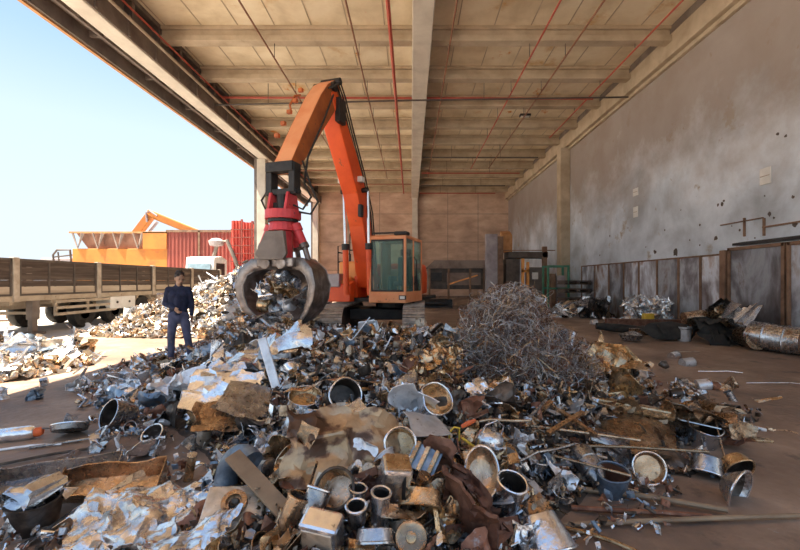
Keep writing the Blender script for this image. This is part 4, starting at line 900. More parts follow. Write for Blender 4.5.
# --- right side
sh('triangular_plate', 622, 431, .95, .62, 'brown', (.28, .12, -.35), 'broad flat brown plate below the wire tangle', 'broad brown plate', seed=61, folds=1, amp=.008, lift=.13, maxa=.35)
sh('tarpaulin_sheet', 652, 412, 1.4, .9, 'brown', (.2, .12, -.4), 'large crumpled brown sheet on the right flank of the heap', 'large crumpled brown sheet', seed=62, folds=4, amp=.09, lift=.10, n=24, maxa=.5)
sh('crumpled_sheet', 618, 385, .55, .35, 'golden', (.4, .2, .3), 'bronze folded sheet right of the wire tangle', 'bronze folded sheet', seed=63, folds=5, amp=.03, lift=.12)
sh('crumpled_sheet', 614, 358, .8, .5, 'golden', (.5, .3, .2), 'pale golden torn sheet standing up behind the wire tangle', 'pale golden torn sheet', seed=64, folds=5, amp=.05, lift=.16)
o = MB().bar((-.4, 0, 0), (.4, 0, 0), .1, .09).build('cardboard_roll', TM['golden'], bevel=.02); hero(o, 628, 407, (0, .1, -.35), 'pale golden box bar lying on the large brown sheet', 'pale golden box bar', .16, cat='bar')
rods = ((590, 446, 1.9, -.05, .014, 'brown', 'long brown pipe lying across the right flank in front of the plate'), (560, 430, 1.2, -.25, .013, 'brown', 'brown angle bar left of the broad brown plate'), (660, 418, 1.0, -.75, .012, 'silver', 'shiny bent tube crossing the broad brown plate'), (572, 462, .8, -.6, .010, 'brown', 'thin brown rod pointing down left of the churn'), (548, 452, .6, .5, .012, 'grey', 'short grey tube beside the thin brown rod'), (690, 520, 2.1, .06, .016, 'wood', 'long pale pole lying on the right floor'), (620, 495, 1.3, -.35, .02, 'wood', 'rough timber leaning to the pole in front of the blue pot'), (640, 512, .9, -.12, .018, 'rusty', 'rusty bar lying beside the long pale pole'), (600, 540, .45, -.6, .014, 'golden', 'short golden stick at the bottom edge right of the tank end'), (720, 372, .7, -.15, .008, 'silver', 'thin shiny wire rod on the right floor'), (780, 384, .9, -.2, .006, 'silver', 'thin pale wire on the right floor near the picture edge'), (538, 408, .5, 1.0, .012, 'grey', 'short grey bar below the wire tangle'), (500, 422, .5, .2, .012, 'brown', 'short brown bar behind the kettle'))
for (px, py, L_, rz, r, tt, lab) in rods:
    nn = random.Random(px); b = MB().tube([(-L_/2, 0, 0), (-L_/6, nn.uniform(-.02, .02), nn.uniform(0, .02)), (L_/6, nn.uniform(-.02, .02), nn.uniform(0, .02)), (L_/2, 0, 0)], r, 8)
    o = b.build('steel_rod' if tt != 'wood' else 'wooden_pole', TM[tt], smooth=True); hero(o, px, py, (0, nn.uniform(-.03, .05) if py < 500 else 0, rz), lab, None, .03 if py > 490 or px > 700 else .14, cat='rod' if tt != 'wood' else 'pole')
b = MB()
for (a, c_) in (((-.4, 0), (.0, .28)), ((0, .28), (.12, -.2)), ((-.25, -.1), (.2, .1))): b.bar((a[0], a[1], 0), (c_[0], c_[1], .03), .04, .03)
o = b.build('bar_lattice', TM['brown']); hero(o, 568, 424, (.3, 0, .2), 'broken brown frame of flat bars between kettle and broad plate', 'broken frame', .2, cat='frame')
t = thing('milk_churn', 'grey steel churn with ribbed neck lying beside the blue pot', 'churn')
MB().lathe([(0, -.16), (.085, -.16), (.092, -.14), (.092, .06), (.065, .11), (.06, .13), (.072, .15), (.072, .165), (.055, .165), (.05, .12), (.0, .11)], 24, None, denter(rr, .006)).build('churn_body', TM['grey'], t, smooth=True)
for z in (-.06, .05): MB().lathe([(.093, z-.008), (.1, z), (.093, z+.008)], 24).build('rib', TM['grey'], t, smooth=True)
hero(t, 590, 468, (2.15, -.35, 0), phrase='churn', lift=.12)
t = pot_thing('enamel_pot', 'dark blue enamel pot with squeezed mouth on the right flank', 'pot', .125, .17, 'blue', rr, 1, .02, .85, inner='rusty'); hero(t, 612, 482, (.28, 0, .15), phrase='blue pot', lift=.1)
t = pot_thing('sieve', 'round sieve with silver rim and brown bottom facing the camera', 'sieve', .12, .06, 'silver', rr, 0, .004, inner='brown'); hero(t, 648, 468, (1.25, .1, -.25), phrase='round sieve', lift=.13)
t = pot_thing('cooking_pot', 'shiny dented pot at the edge of the right floor behind the two lying pots', 'pot', .14, .2, 'silver', rr, 1, .035, inner='dark'); hero(t, 703, 434, (.35, -.2, .3), phrase='shiny dented pot', lift=.12)
t = pot_thing('cooking_pot', 'round grey pot lying closed side up in front of the shiny dented pot', 'pot', .115, .14, 'grey', rr, 0, .015); hero(t, 706, 465, (2.7, .4, 0), phrase='round grey pot', lift=.1)
t = pot_thing('cooking_pot', 'golden and dark pot right of the round grey pot', 'pot', .10, .12, 'golden', rr, 0, .03, inner='dark'); hero(t, 736, 465, (1.9, .5, 0), phrase='golden dark pot', lift=.09)
t = pot_thing('bowl', 'large grey bowl lying on the right floor with its mouth to the camera', 'bowl', .155, .11, 'grey', rr, 0, .006, inner='dark', r0=.07); hero(t, 732, 486, (1.75, -.15, .45), phrase='large grey bowl', lift=.1)
sh('dark_plate', 690, 470, .5, .25, 'dark', (.15, .1, -.5), 'dark flat sheet lying under the round grey pot', 'dark flat sheet', seed=66, folds=2, amp=.02, lift=.02, maxa=.4)
t = pot_thing('lamp_bowl', 'black bowl lying alone on the right floor', 'bowl', .13, .12, 'dark', rr, 0, .01, inner='dark', r0=.08); hero(t, 728, 412, (1.9, -.3, .4), phrase='black bowl', lift=.08)
o = MB().box((0, 0, 0), (.16, .09, .03)).build('brick_piece', TM['golden'], bevel=.008); hero(o, 762, 440, (0, 0, -.2), 'small brown brick piece alone on the right floor', 'brick piece', .015, cat='brick')
t = thing('crushed_bale', 'golden block of pressed wire and tin behind the small white plate', 'bale'); q = MB()
for k in range(60):
    a, f_ = crumple(rr, rr.uniform(.06, .14), rr.uniform(.05, .1), 3, 3, .02, 2); q.add(a, f_, T(rr.uniform(-.24, .24), rr.uniform(-.18, .18), rr.uniform(-.18, .18)) @ RX(rr.uniform(0, 6)) @ RY(rr.uniform(0, 6)))
q.build('pressed_tin', TM['golden'], t); hero(t, 436, 366, (0, 0, .3), phrase='golden bale', lift=.18)
sh('crumpled_sheet', 500, 400, .3, .3, 'dark', (.5, 0, 0), 'dark crumpled plate right of the torn silver pan', 'dark crumpled plate', seed=68, folds=4, amp=.03, lift=.12)
t = pot_thing('ball_lid', 'small round dark ball shaped lid at the foot of the wire tangle', 'lid', .07, .07, 'grey', rr, 0, .004, r0=.03); hero(t, 496, 399, (2.8, 0, 0), phrase='ball shaped lid', lift=.1)

# small coloured cans on the right floor
for i, (px, py, r, h, rt, tt, lab) in enumerate(((674, 356, .09, .16, (0, 1.4, .3), 'silver', 'silver can nearest the wire tangle among the small cans on the right floor'), (687, 363, .1, .2, (0, 1.5, .1), 'white', 'pale crushed can beside the silver can on the right floor'), (663, 363, .05, .07, (.2, 0, 0), 'white', 'small white lid before the silver can'), (703, 385, .09, .16, (0, 1.4, -.2), 'white', 'white and red tin on the right floor'), (714, 386, .06, .12, (0, 1.5, .3), 'rusty', 'small red brown can touching the white and red tin'), (676, 394, .08, .14, (.2, 1.4, 0), 'dark', 'black can with yellow end on the right flank'), (690, 396, .045, .08, (.2, 1.4, 0), 'golden', 'yellow lid beside the black can'), (594, 323, .13, .2, (0, 1.4, 0), 'white', 'single white can on the floor before the pallets'))):
    t = thing('tin_can', lab, 'can'); MB().lathe([(0, -h/2), (r, -h/2), (r, h/2), (r*.85, h/2+.01), (0, h/2+.012)], 16, None, denter(rr, .02)).build('can_body', TM[tt], t, smooth=True, angle=.6)
    MB().lathe([(r*.96, h/2-.005), (r*1.06, h/2), (r*1.06, h/2+.012), (r*.9, h/2+.014)], 16).build('can_rim', TM['grey'], t, smooth=True); hero(t, px, py, rt, phrase={0: 'small floor cans', 5: 'black and yellow can'}.get(i), lift=.05)

# --- wire tangle
t = thing('wire_tangle', 'huge tangled ball of grey and rusty steel wire right of the heap centre', 'wire', (1.2, 4.65, 0))
HERO.append(('wire tangle', V((1.35, 4.6, .5))))
blobs = [((1.13, 4.7, .98), .54), ((1.66, 4.7, .52), .54), ((.95, 4.6, .50), .48), ((1.35, 4.55, .35), .58), ((1.3, 4.85, 1.18), .36), ((.92, 4.7, 1.08), .32), ((1.95, 4.7, .34), .32), ((1.25, 4.4, .65), .45)]
blobs = [(V(c_), r) for c_, r in blobs]
def wires(n_w, r, seed, lo, hi):
    q = random.Random(seed); b = MB()
    for _ in range(n_w):
        c_, br = q.choice(blobs); v = V((q.gauss(0, 1), q.gauss(0, 1), q.gauss(0, 1))).normalized()
        p = c_ + v*br*q.random()**.4; d_ = V((q.gauss(0, 1), q.gauss(0, 1), q.gauss(0, 1))).normalized(); ax = V((q.gauss(0, 1), q.gauss(0, 1), q.gauss(0, 1))).normalized()
        k = q.uniform(.3, 1.0); pts = []; st = .035
        for i in range(int(q.uniform(lo, hi)/st)):
            pts.append(p.copy()); d_ = (Matrix.Rotation(k*.5, 3, ax) @ d_ + V((q.gauss(0, .1), q.gauss(0, .1), q.gauss(0, .1)))).normalized()
            if q.random() < .08: ax = V((q.gauss(0, 1), q.gauss(0, 1), q.gauss(0, 1))).normalized()
            if min((p-cc).length/rr_ for cc, rr_ in blobs) > 1: d_ = (d_ + (c_-p).normalized()*.6).normalized()
            p = p + d_*st
            if p.z < .03: p.z = .03
        b.add([], []); b.tube([x - V((1.2, 4.65, 0)) for x in pts], r, 3, cap=False)
    return b
wires(2100, .0026, 1, .5, 1.1).build('grey_wire', TM['wire'], t); wires(1200, .0028, 2, .4, .9).build('rusty_wire', TM['rusty'], t); wires(800, .0028, 3, .4, 1.0).build('brown_wire', TM['golden'], t); wires(26, .005, 4, .5, 1.0).build('thick_wire', TM['silver'], t, smooth=True)

# ------------------------------------------------------------------ repeated scrap pieces
def kind_sheet(sd, w_, h_, n, folds, amp): return [('', sheet_mesh(random.Random(sd), w_, h_, n, folds, amp, .004), None)]
KINDS = []                         # (name, phrase, category, group, variants of part lists, weight)
KINDS.append(('crumpled_sheet', 'crumpled sheet', 'sheet metal', 'crumpled sheet metal in the heap', [kind_sheet(100+k, R.uniform(.2, .45), R.uniform(.15, .35), 12, R.choice((4, 6, 8)), .028) for k in range(14)], 17))
KINDS.append(('torn_sheet', 'torn plate', 'sheet metal', 'torn plates in the heap', [kind_sheet(150+k, R.uniform(.25, .5), R.uniform(.2, .4), 12, 4, .03) for k in range(10)], 14))
KINDS.append(('bent_strip', 'bent strip', 'strip', 'bent metal strips in the heap', [kind_sheet(200+k, R.uniform(.3, .7), R.uniform(.03, .07), 10, 3, .01) for k in range(8)], 12))
KINDS.append(('curved_plate', 'curved plate', 'plate', 'curved plates in the heap', [kind_sheet(300+k, R.uniform(.2, .4), R.uniform(.2, .3), 8, 2, .02) for k in range(8)], 12))
def potv(sd):
    q = random.Random(sd); r = q.uniform(.06, .13); h = q.uniform(.06, .2); fn = denter(q, q.uniform(.005, .04), q.uniform(.6, 1)); r0 = r*q.uniform(.6, 1)
    a = MB().lathe([(0, 0), (r0*.88, 0), (r0, h*.07), ((r0+r)/2, h*.5), (r, h), (r-.005, h), ((r0+r)/2-.005, h*.5), (r0-.006, h*.1), (r0*.8, .006), (0, .006)], 20, T(0, 0, -h/2), fn).mesh('pot_body', True, 0, True, .8)
    pts = [T(0, 0, -h/2) @ fn(V((r*math.cos(2*PI*k/20), r*math.sin(2*PI*k/20), h))) for k in range(21)]
    return [('pot_body', a, None), ('rim', MB().tube(pts, .006, 5, cap=False).mesh('rim', True), None)]
KINDS.append(('scrap_pot', 'dented pot', 'pot', 'dented pots and bowls in the heap', [potv(400+k) for k in range(12)], 14))
def canv(sd):
    q = random.Random(sd); r = q.uniform(.035, .07); h = q.uniform(.1, .24)
    return [('', MB().lathe([(0, -h/2), (r*.9, -h/2), (r, -h/2+.01), (r, h/2-.01), (r*.9, h/2), (0, h/2)], 14, None, denter(q, .03, q.uniform(.4, 1), 9)).mesh('can', True, 0, True, .7), None)]
KINDS.append(('crushed_can', 'crushed can', 'can', 'crushed cans in the heap', [canv(500+k) for k in range(10)], 12))
def barv(sd):
    q = random.Random(sd); L_ = q.uniform(.3, .8); w_ = q.uniform(.02, .05); k = sd % 3; b = MB()
    if k == 0: b.tube([(-L_/2, 0, 0), (0, q.uniform(-.04, .04), 0), (L_/2, 0, 0)], w_*.4, 8)
    elif k == 1: b.box((0, 0, 0), (L_, w_, .005)); b.box((0, w_/2, w_/2), (L_, .005, w_))
    else: b.box((0, 0, 0), (L_, w_*1.6, .012))
    return [('', b.mesh('bar', k == 0, 0, True, .7), None)]
KINDS.append(('metal_bar', 'metal bar', 'bar', 'bars and tubes in the heap', [barv(600+k) for k in range(9)], 9))
def boxv(sd):
    q = random.Random(sd); a, b_, c_ = q.uniform(.08, .2), q.uniform(.08, .16), q.uniform(.05, .12); fn = denter(q, .04, 1, 7)
    bm = bmesh.new(); bmesh.ops.create_cube(bm, size=1); bmesh.ops.subdivide_edges(bm, edges=bm.edges[:], cuts=3, use_grid_fill=True)
    for v in bm.verts: v.co = fn(V((v.co.x*a, v.co.y*b_, v.co.z*c_)))
    me = bpy.data.meshes.new('box'); bm.to_mesh(me); bm.free(); me.polygons.foreach_set('use_smooth', [True]*len(me.polygons)); me.set_sharp_from_angle(angle=.6)
    return [('', me, None)]
KINDS.append(('crushed_casing', 'crushed casing', 'casing', 'crushed casings in the heap', [boxv(700+k) for k in range(8)], 8))
def spawn(K, var, tint, label, group):
    parts = K[4][var]
    if parts[0][0] == '':
        o = link(K[0], parts[0][1], None)
        me = parts[0][1]
        if not me.materials: me.materials.append(TM[tint])
        o.material_slots[0].link = 'OBJECT'; o.material_slots[0].material = TM[tint]
    else:
        o = thing(K[0], None, None)
        for (pn, me, _) in parts:
            c_ = bpy.data.objects.new(pn, me); C.objects.link(c_); c_.parent = o
            if not me.materials: me.materials.append(TM[tint])
            c_.material_slots[0].link = 'OBJECT'; c_.material_slots[0].material = TM[tint]
    return tag(o, label, K[2], group)
import collections
used = collections.Counter()
def rel(p):
    hs = sorted(HERO, key=lambda h: (h[1]-p).length_squared)
    ph, q = hs[0]; d_ = p-q
    if abs(d_.x) > abs(d_.y)*.7: r_ = 'just left of' if d_.x < 0 else 'just right of'
    else: r_ = 'in front of' if d_.y < 0 else 'behind'
    if p.z > q.z+.08 and (d_.xy).length < .3: r_ = 'resting above'
    return r_, ph
def scatter(n_, fxy, hf, tw, grp_suffix, smin, smax, seed, lift=(.02, .10)):
    q = random.Random(seed); done = 0; tries = 0
    ks = [k for k in KINDS for _ in range(k[5])]
    while done < n_ and tries < n_*40:
        tries += 1
        x, y = fxy(q); h = hf(x, y)
        if h < .05: continue
        p = V((x, y, h + q.uniform(*lift)))
        if any((p-hq).length < .10 for _, hq in HERO): continue
        if y < 5 and ((x-1.35)**2/.75**2 + (y-4.65)**2/.6**2) < 1: continue
        K = q.choice(ks); var = q.randrange(len(K[4])); tint = q.choice(tw)
        if x < -1.2 and y < 12 and q.random() < .4: tint = q.choice(('silver', 'silver', 'white', 'grey', 'blue'))
        s_ = q.uniform(smin, smax)
        r_, ph = rel(p)
        sz = 'small' if s_ < smin+(smax-smin)*.34 else ('large' if s_ > smin+(smax-smin)*.7 else '')
        lab = ' '.join((sz+' '+tint+' '+K[1]+' '+r_+' the '+ph).split())
        if used[lab]: 
            for extra in ('twisted', 'dented', 'dull', 'scratched', 'tilted', 'battered', 'stained', 'warped', 'grimy'):
                l2 = extra+' '+lab
                if not used[l2]: lab = l2; break
        if len(lab.split()) > 16: lab = lab.replace('just ', '')
        used[lab] += 1
        o = spawn(K, var, tint, lab, K[3] if not grp_suffix else K[3].replace('the heap', grp_suffix))
        o.location = p
        o.rotation_euler = (q.gauss(0, .75), q.gauss(0, .6), q.uniform(0, 6.28)); o.scale = (s_, s_, s_); done += 1
TW = ['silver']*6+['grey']*5+['brown']*7+['golden']*6+['rusty']*3+['dark']*3+['white']*3+['beige']*3+['blue']
def f_near(q): y = q.uniform(1.75, 3.6); return q.uniform(interp(HL, y)+.1, interp(HR, y)-.1), y
def f_mid(q): y = 3.5+2.9*q.random()**.8; return q.uniform(interp(HL, y), interp(HR, y)), y
def f_far(q): y = q.uniform(6.2, 11.0); return q.uniform(interp(HL, y), interp(HR, y)), y
scatter(270, f_near, H, TW, '', .5, 1.0, 11, (-.02, .06))
scatter(360, f_mid, H, TW, '', .6, 1.1, 12, (-.02, .07))
scatter(230, f_far, H, TW + ['silver', 'white']*3, '', .7, 1.3, 13)
HERO += [('trailer wheels', V((-10.5, 15, .3))), ('man', V((-4.7, 8.1, .2))), ('grapple', V((-2.6, 8.2, 1.2))), ('white truck', V((-9, 20, .5))), ('landing leg of the trailer', V((-9.6, 11.8, .2)))]
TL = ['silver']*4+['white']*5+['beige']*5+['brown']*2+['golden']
def f_h2(q): return q.gauss(-6.2, 1.8), q.gauss(15.0, 1.9)
def f_h3(q): return q.gauss(-7.4, .8), q.gauss(7.4, .8)
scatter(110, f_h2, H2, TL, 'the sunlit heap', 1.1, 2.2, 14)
scatter(60, f_h3, H3, TL, 'the low pile on the left', .9, 1.6, 15)
# thin scatter on the floor
def f_left(q): y = q.uniform(3.2, 8.0); return interp(HL, y)-abs(q.gauss(0, .8))+.5, y
def f_right(q): y = q.uniform(3.4, 8.6); return interp(HR, y)+abs(q.gauss(0, .7))-.4, y
fl = lambda x, y: .06
scatter(120, f_left, fl, TW+['silver', 'white', 'blue']*6, 'the litter on the left floor', .5, 1.0, 16, (-.04, .03))
scatter(90, f_right, fl, ['brown', 'golden', 'rusty', 'dark', 'grey', 'silver'], 'the litter on the right floor', .45, .95, 17, (-.04, .03))
def f_mid2(q): return -10.6+q.random()*5.0, 12.0+q.random()*3
scatter(50, f_mid2, fl, TL, 'the litter beside the trailer', .8, 1.8, 18, (-.04, .05))

# ------------------------------------------------------------------ uncountable small scrap filling the heaps
def fill(name, label, hf, regions, n_, tints, smin, smax, seed, step, cat='scrap', base=True):
    q = random.Random(seed); b = MB(); mi = []
    pool = []
    for k in range(40):
        s_ = k % 5
        if s_ < 2: a, f_ = crumple(q, q.uniform(.5, 1), q.uniform(.4, 1), 3, 3, .08, 1.8)
        elif s_ == 2: a, f_ = crumple(q, q.uniform(1, 1.8), q.uniform(.1, .25), 4, 3, .05, 1.5)
        elif s_ == 3:
            m_ = MB().tube([(-.6, 0, 0), (0, q.uniform(-.2, .2), 0), (.6, 0, 0)], q.uniform(.05, .25), 7, cap=False); a, f_ = m_.v, m_.f
        else:
            m_ = MB().lathe([(.35, -.3), (.42, .3)], 9, None, denter(q, .3, .7, 2)); a, f_ = m_.v, m_.f
        pool.append((a, f_))
    if base:
        for (x0, x1, y0, y1) in regions:
            nx = int((x1-x0)/step); ny = int((y1-y0)/step); idx = {}
            vs = []; fs = []
            for j in range(ny+1):
                for i in range(nx+1):
                    x = x0+(x1-x0)*i/nx; y = y0+(y1-y0)*j/ny; h = hf(x, y)
                    vs.append((x, y, h*.93-.02 + (q.uniform(-.03, .03) if h > .06 else 0)))
            for j in range(ny):
                for i in range(nx):
                    f_ = (j*(nx+1)+i, j*(nx+1)+i+1, (j+1)*(nx+1)+i+1, (j+1)*(nx+1)+i)
                    if max(vs[k][2] for k in f_) > .0: fs.append(f_)
            b.add(vs, fs); mi += [0]*len(fs)
    c_ = 0; tries = 0
    while c_ < n_ and tries < n_*30:
        tries += 1; (x0, x1, y0, y1) = q.choice(regions)
        y = y0+(y1-y0)*q.random()**1.3; x = q.uniform(x0, x1); h = hf(x, y)
        if h < .03: continue
        a, f_ = q.choice(pool); s_ = q.uniform(smin, smax)*(.55+.45*min(1, y/5))
        n0 = len(b.f); b.add(a, f_, T(x, y, h*.95+q.uniform(-.02, .05)) @ Matrix.Rotation(q.uniform(0, 6.3), 4, V((q.gauss(0, 1), q.gauss(0, 1), q.gauss(0, 1))).normalized()) @ SC(s_, s_, s_))
        mi += [1+q.randrange(len(tints))]*(len(b.f)-n0); c_ += 1
    me = b.mesh(name, False, 0, False)
    me.materials.append(TM['mud'])
    for t_ in tints: me.materials.append(TM[t_])
    me.polygons.foreach_set('material_index', mi)
    o = bpy.data.objects.new(name, me); C.objects.link(o)
    return tag(o, label, cat, None, 'stuff')
fill('scrap_litter', 'small tangled metal scraps filling the main heap in the hall', H, [(-5.3, 3.9, .9, 11.4), (-2.2, 2.4, 1.2, 5)], 15000, ['silver', 'silver', 'grey', 'brown', 'golden', 'rusty', 'dark', 'dark', 'white', 'beige'], .05, .14, 21, .08)
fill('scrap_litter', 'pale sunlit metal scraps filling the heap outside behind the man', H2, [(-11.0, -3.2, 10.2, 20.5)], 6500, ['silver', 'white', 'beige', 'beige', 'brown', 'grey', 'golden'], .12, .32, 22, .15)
fill('scrap_litter', 'pale sunlit scrap bits in the low pile at the left picture edge', H3, [(-10.2, -5.2, 5.2, 9.8)], 900, ['silver', 'white', 'beige', 'beige', 'brown'], .1, .24, 23, .12)
def fringe(x, y):
    l, r = interp(HL, y), interp(HR, y)
    e = max(0, (l-x), (x-r)) if .9 < y < 10.5 else 9
    return .035 if 0 < e < .9 and noise.noise((x*2, y*2, 0)) > -.5+e*.9 else 0
fill('floor_debris', 'thin fringe of small metal bits on the floor around the main heap', fringe, [(-6.2, 5.2, 1.5, 10.5)], 2600, ['silver', 'grey', 'brown', 'rusty', 'dark', 'white', 'blue'], .03, .10, 24, .2, 'debris', False)

# scrap held in the grapple
gw = ex.matrix_basis if False else (Matrix.Translation(ex.location) @ RZ(ex.rotation_euler[2]))
gc = gw @ V((-.7, -4.9, 1.25))
for k in range(16):
    K = KINDS[(0, 3, 1, 4, 5, 7)[k % 6]]; q = R
    o = spawn(K, k % len(K[4]), q.choice(['silver', 'silver', 'white', 'grey', 'golden']), None, 'scrap held in the grapple')
    used['g'] += 1
    o['label'] = ['silver lump', 'pale plate', 'folded sheet', 'dented pot', 'crushed can', 'crushed casing'][k % 6] + ' held in the grapple jaws, ' + ['at the top left', 'at the top right', 'at the centre', 'at the bottom left', 'at the bottom right', 'at the very back', 'nearest the camera', 'at the lowest point'][k % 8] + (' deeper inside' if k >= 8 else '')
    a = 2*PI*(k*.618); r = .42*math.sqrt((k+.5)/16)
    o.location = gc + V((math.cos(a)*r*1.2, q.uniform(-.3, .15), math.sin(a)*r*1.15)); o.rotation_euler = (q.uniform(0, 6), q.uniform(0, 6), q.uniform(0, 6)); s_ = q.uniform(1.3, 2.0); o.scale = (s_, s_, s_)
# ------------------------------------------------------------------ junk along the right wall
def J(px, py, lift=0): # point on the hall floor seen at a pixel
    d = min(1.6*400/(py-281), 8.05*400/(px-411)); return V(((px-411)*d/400, d, lift))
t = thing('crushed_bale', 'shiny block of crushed aluminium standing against the wall panels', 'bale'); q = MB(); rr = random.Random(9)
for k in range(170):
    a, f_ = crumple(rr, rr.uniform(.2, .4), rr.uniform(.12, .3), 3, 3, .05, 2); q.add(a, f_, T(rr.uniform(-.75, .75), rr.uniform(-.3, .3), rr.uniform(.15, 1.0)) @ RX(rr.uniform(0, 6)) @ RY(rr.uniform(0, 6)))
q.build('pressed_tin', TM['silver'], t); t.location = J(657, 322) + V((1.2, .6, 0)); t.location.x = min(t.location.x, 8.3); t.rotation_euler = (0, 0, -1.35)
t.location = (8.15, 13.9, .02)
def jt_(name, label, cat, px, py, mb, tint, rot=(0, 0, 0), lift=.1, smooth=False):
    o = mb.build(name, TM[tint] if tint in TM else M[tint], smooth=smooth, bevel=0 if smooth else .01); p = J(px, py); o.location = (p.x, p.y, lift); o.rotation_euler = rot; return tag(o, label, cat)
jt_('steel_beam', 'long rusty beam lying on the floor in front of the shiny bale', 'beam', 650, 332, MB().box((0, 0, 0), (2.6, .22, .2)), 'rusty', (0, 0, -.15), .3)
jt_('steel_beam', 'second rusty beam lying crosswise under the first by the wall', 'beam', 668, 335, MB().box((0, 0, 0), (2.4, .16, .16)), 'brown', (0, .03, .12), .1)
jt_('black_hose', 'thick black hose section lying before the wall junk', 'hose', 625, 334, MB().tube([(-.8, 0, .1), (-.2, .05, .05), (.6, -.1, .0), (1.0, -.1, 0)], [.1, .13, .13, .1], 10), 'rubber', (0, 0, -.3), .12, True)
jt_('yellow_crate', 'small yellow box beside the black hose by the wall', 'box', 648, 331, MB().box((0, 0, 0), (.3, .2, .22)), 'yel', (0, 0, .1), .45)
jt_('black_sack', 'black bulky sack lying behind the white bucket', 'sack', 668, 340, MB().lathe([(0, -.3), (.3, -.2), (.38, 0), (.25, .25), (0, .3)], 16, SC(1.8, .8, .8), denter(rr, .25, 1, 3)), 'rubber', (0, 0, .2), .25, True)
jt_('crumpled_sheet', 'grey rounded sheet piece on the floor left of the yellow box', 'sheet metal', 632, 341, MB().lathe([(0, 0), (.2, 0), (.25, .2), (.1, .3), (0, .3)], 14, SC(1.4, 1, .8), denter(rr, .1, 1, 3)), 'grey', (0, 0, .2), .02, True)
for i, (px, py, w_, lab) in enumerate(((612, 330, .5, 'crumpled pale foil bundle left of the first rusty beam'), (640, 328, .45, 'crumpled pale foil bundle beside the first rusty beam'))):
    o = link('foil_bundle', sheet_mesh(random.Random(80+i), w_*1.6, w_*1.3, 12, 10, .08, .004), TM['silver']); p = J(px, py); o.location = (p.x, p.y, .25); tag(o, lab, 'foil')
t = thing('white_bucket', 'white bucket standing on the floor before the bent brown pipe', 'bucket'); MB().lathe(vessel(.15, .17, .38), 20).build('bucket_body', TM['white'], t, smooth=True); MB().tube([(.18*math.cos(a), .18*math.sin(a), .33) for a in [2*PI*k/16 for k in range(17)]], .012, 6).build('rim', TM['grey'], t, smooth=True); t.location = J(684, 341)
jt_('bent_duct', 'brown bent duct pipe resting behind the white bucket', 'duct', 705, 340, MB().tube([(-.55, 0, .5), (-.1, 0, .55), (.3, -.05, .4), (.5, -.1, .1)], [.17, .2, .22, .22], 16), 'brown', (0, 0, -.1), .08, True)
jt_('rubber_mat', 'black folded rubber mat lying in front of the bent duct', 'mat', 728, 344, MB().add(*crumple(random.Random(91), 1.5, .9, 10, 3, .09, .9)), 'rubber', (.2, 0, .1), .22, True)
jt_('rubber_mat', 'second black rubber piece hanging over the lying tube', 'mat', 715, 336, MB().add(*crumple(random.Random(92), 1.2, .8, 10, 4, .09, .9)), 'rubber', (.4, 0, .4), .5, True)
jt_('drain_tube', 'wide brown tube lying with its open end to the camera', 'tube', 750, 342, MB().lathe([(.2, -.4), (.23, -.4), (.23, .4), (.2, .4)], 20, RX(PI/2)), 'brown', (0, 0, -.35), .26, True)
for i, (px, lab) in enumerate(((732, 'crumpled copper coloured sheet on top of the wall junk'), (752, 'crumpled silver sheet on top of the wall junk beside the drum'), (722, 'dark crumpled sheet on top of the wall junk'))):
    o = link('crumpled_sheet', sheet_mesh(random.Random(95+i), .9, .6, 12, 7, .06, .006), TM[('golden', 'silver', 'dark')[i]]); p = J(px, 338); o.location = (p.x, p.y+.3, .68); tag(o, lab, 'sheet metal')
t = thing('steel_drum', 'grey dented drum lying on the floor at the right picture edge', 'drum'); 
MB().lathe([(0, -.5), (.29, -.5), (.3, -.48), (.3, -.2), (.315, -.18), (.3, -.16), (.3, .16), (.315, .18), (.3, .2), (.3, .48), (.27, .5), (.26, .3), (0, .3)], 26, RY(PI/2), denter(rr, .05, 1, 3)).build('drum_body', TM['grey'], t, smooth=True, angle=.6)
MB().tube([(.49, .3*math.cos(a), .3*math.sin(a)) for a in [2*PI*k/24 for k in range(25)]], .02, 6, cap=False).build('drum_rim', M['panel_f'], t, smooth=True)
p = J(786, 346); t.location = (8.2, 8.95, .33); t.rotation_euler = (0, .05, -1.15)
# rack and pallets near the right column
t = thing('pallet_stack', 'dark wooden pallet stack against the wall beside the column', 'pallets', (8.1, 19.9, 0))
for z in (.2, .65, 1.1, 1.5):
    b = MB(); b.box((0, 0, z+.1), (1.3, 1.0, .05)); b.box((0, 0, z-.05), (1.3, 1.0, .05))
    for x in (-.55, 0, .55): b.box((x, 0, z), (.12, 1.0, .14))
    b.build('pallet', M['board'], t)
for i, (px, py, s_, tt, lab) in enumerate(((573, 312, 1.4, 'silver', 'large silver foil heap before the pallet stack'), (590, 314, 1.1, 'grey', 'grey crumpled sheet right of the silver foil by the pallets'), (563, 314, 1.0, 'silver', 'small silver foil lump nearest the column'), (604, 313, 1.0, 'dark', 'dark crumpled sheet between pallets and wall panels'), (582, 309, 1.2, 'beige', 'pale torn box before the pallet stack'), (598, 309, 1.3, 'grey', 'grey flattened duct at the foot of the wall panels'))):
    o = link('crumpled_sheet', sheet_mesh(random.Random(110+i), s_, s_*.8, 12, 9, .12, .006), TM[tt]); p = J(px, py+3); o.location = (p.x, p.y, .3); tag(o, lab, 'sheet metal')
for i, (px, py, lab) in enumerate(((690, 352, 'flat pale scrap strip on the floor before the wall junk'), (600, 345, 'thin pale strip on the floor right of the wire tangle'))):
    jt_('floor_strip', lab, 'strip', px, py, MB().box((0, 0, 0), (.5, .05, .012)), 'beige', (0, 0, .1), .01)

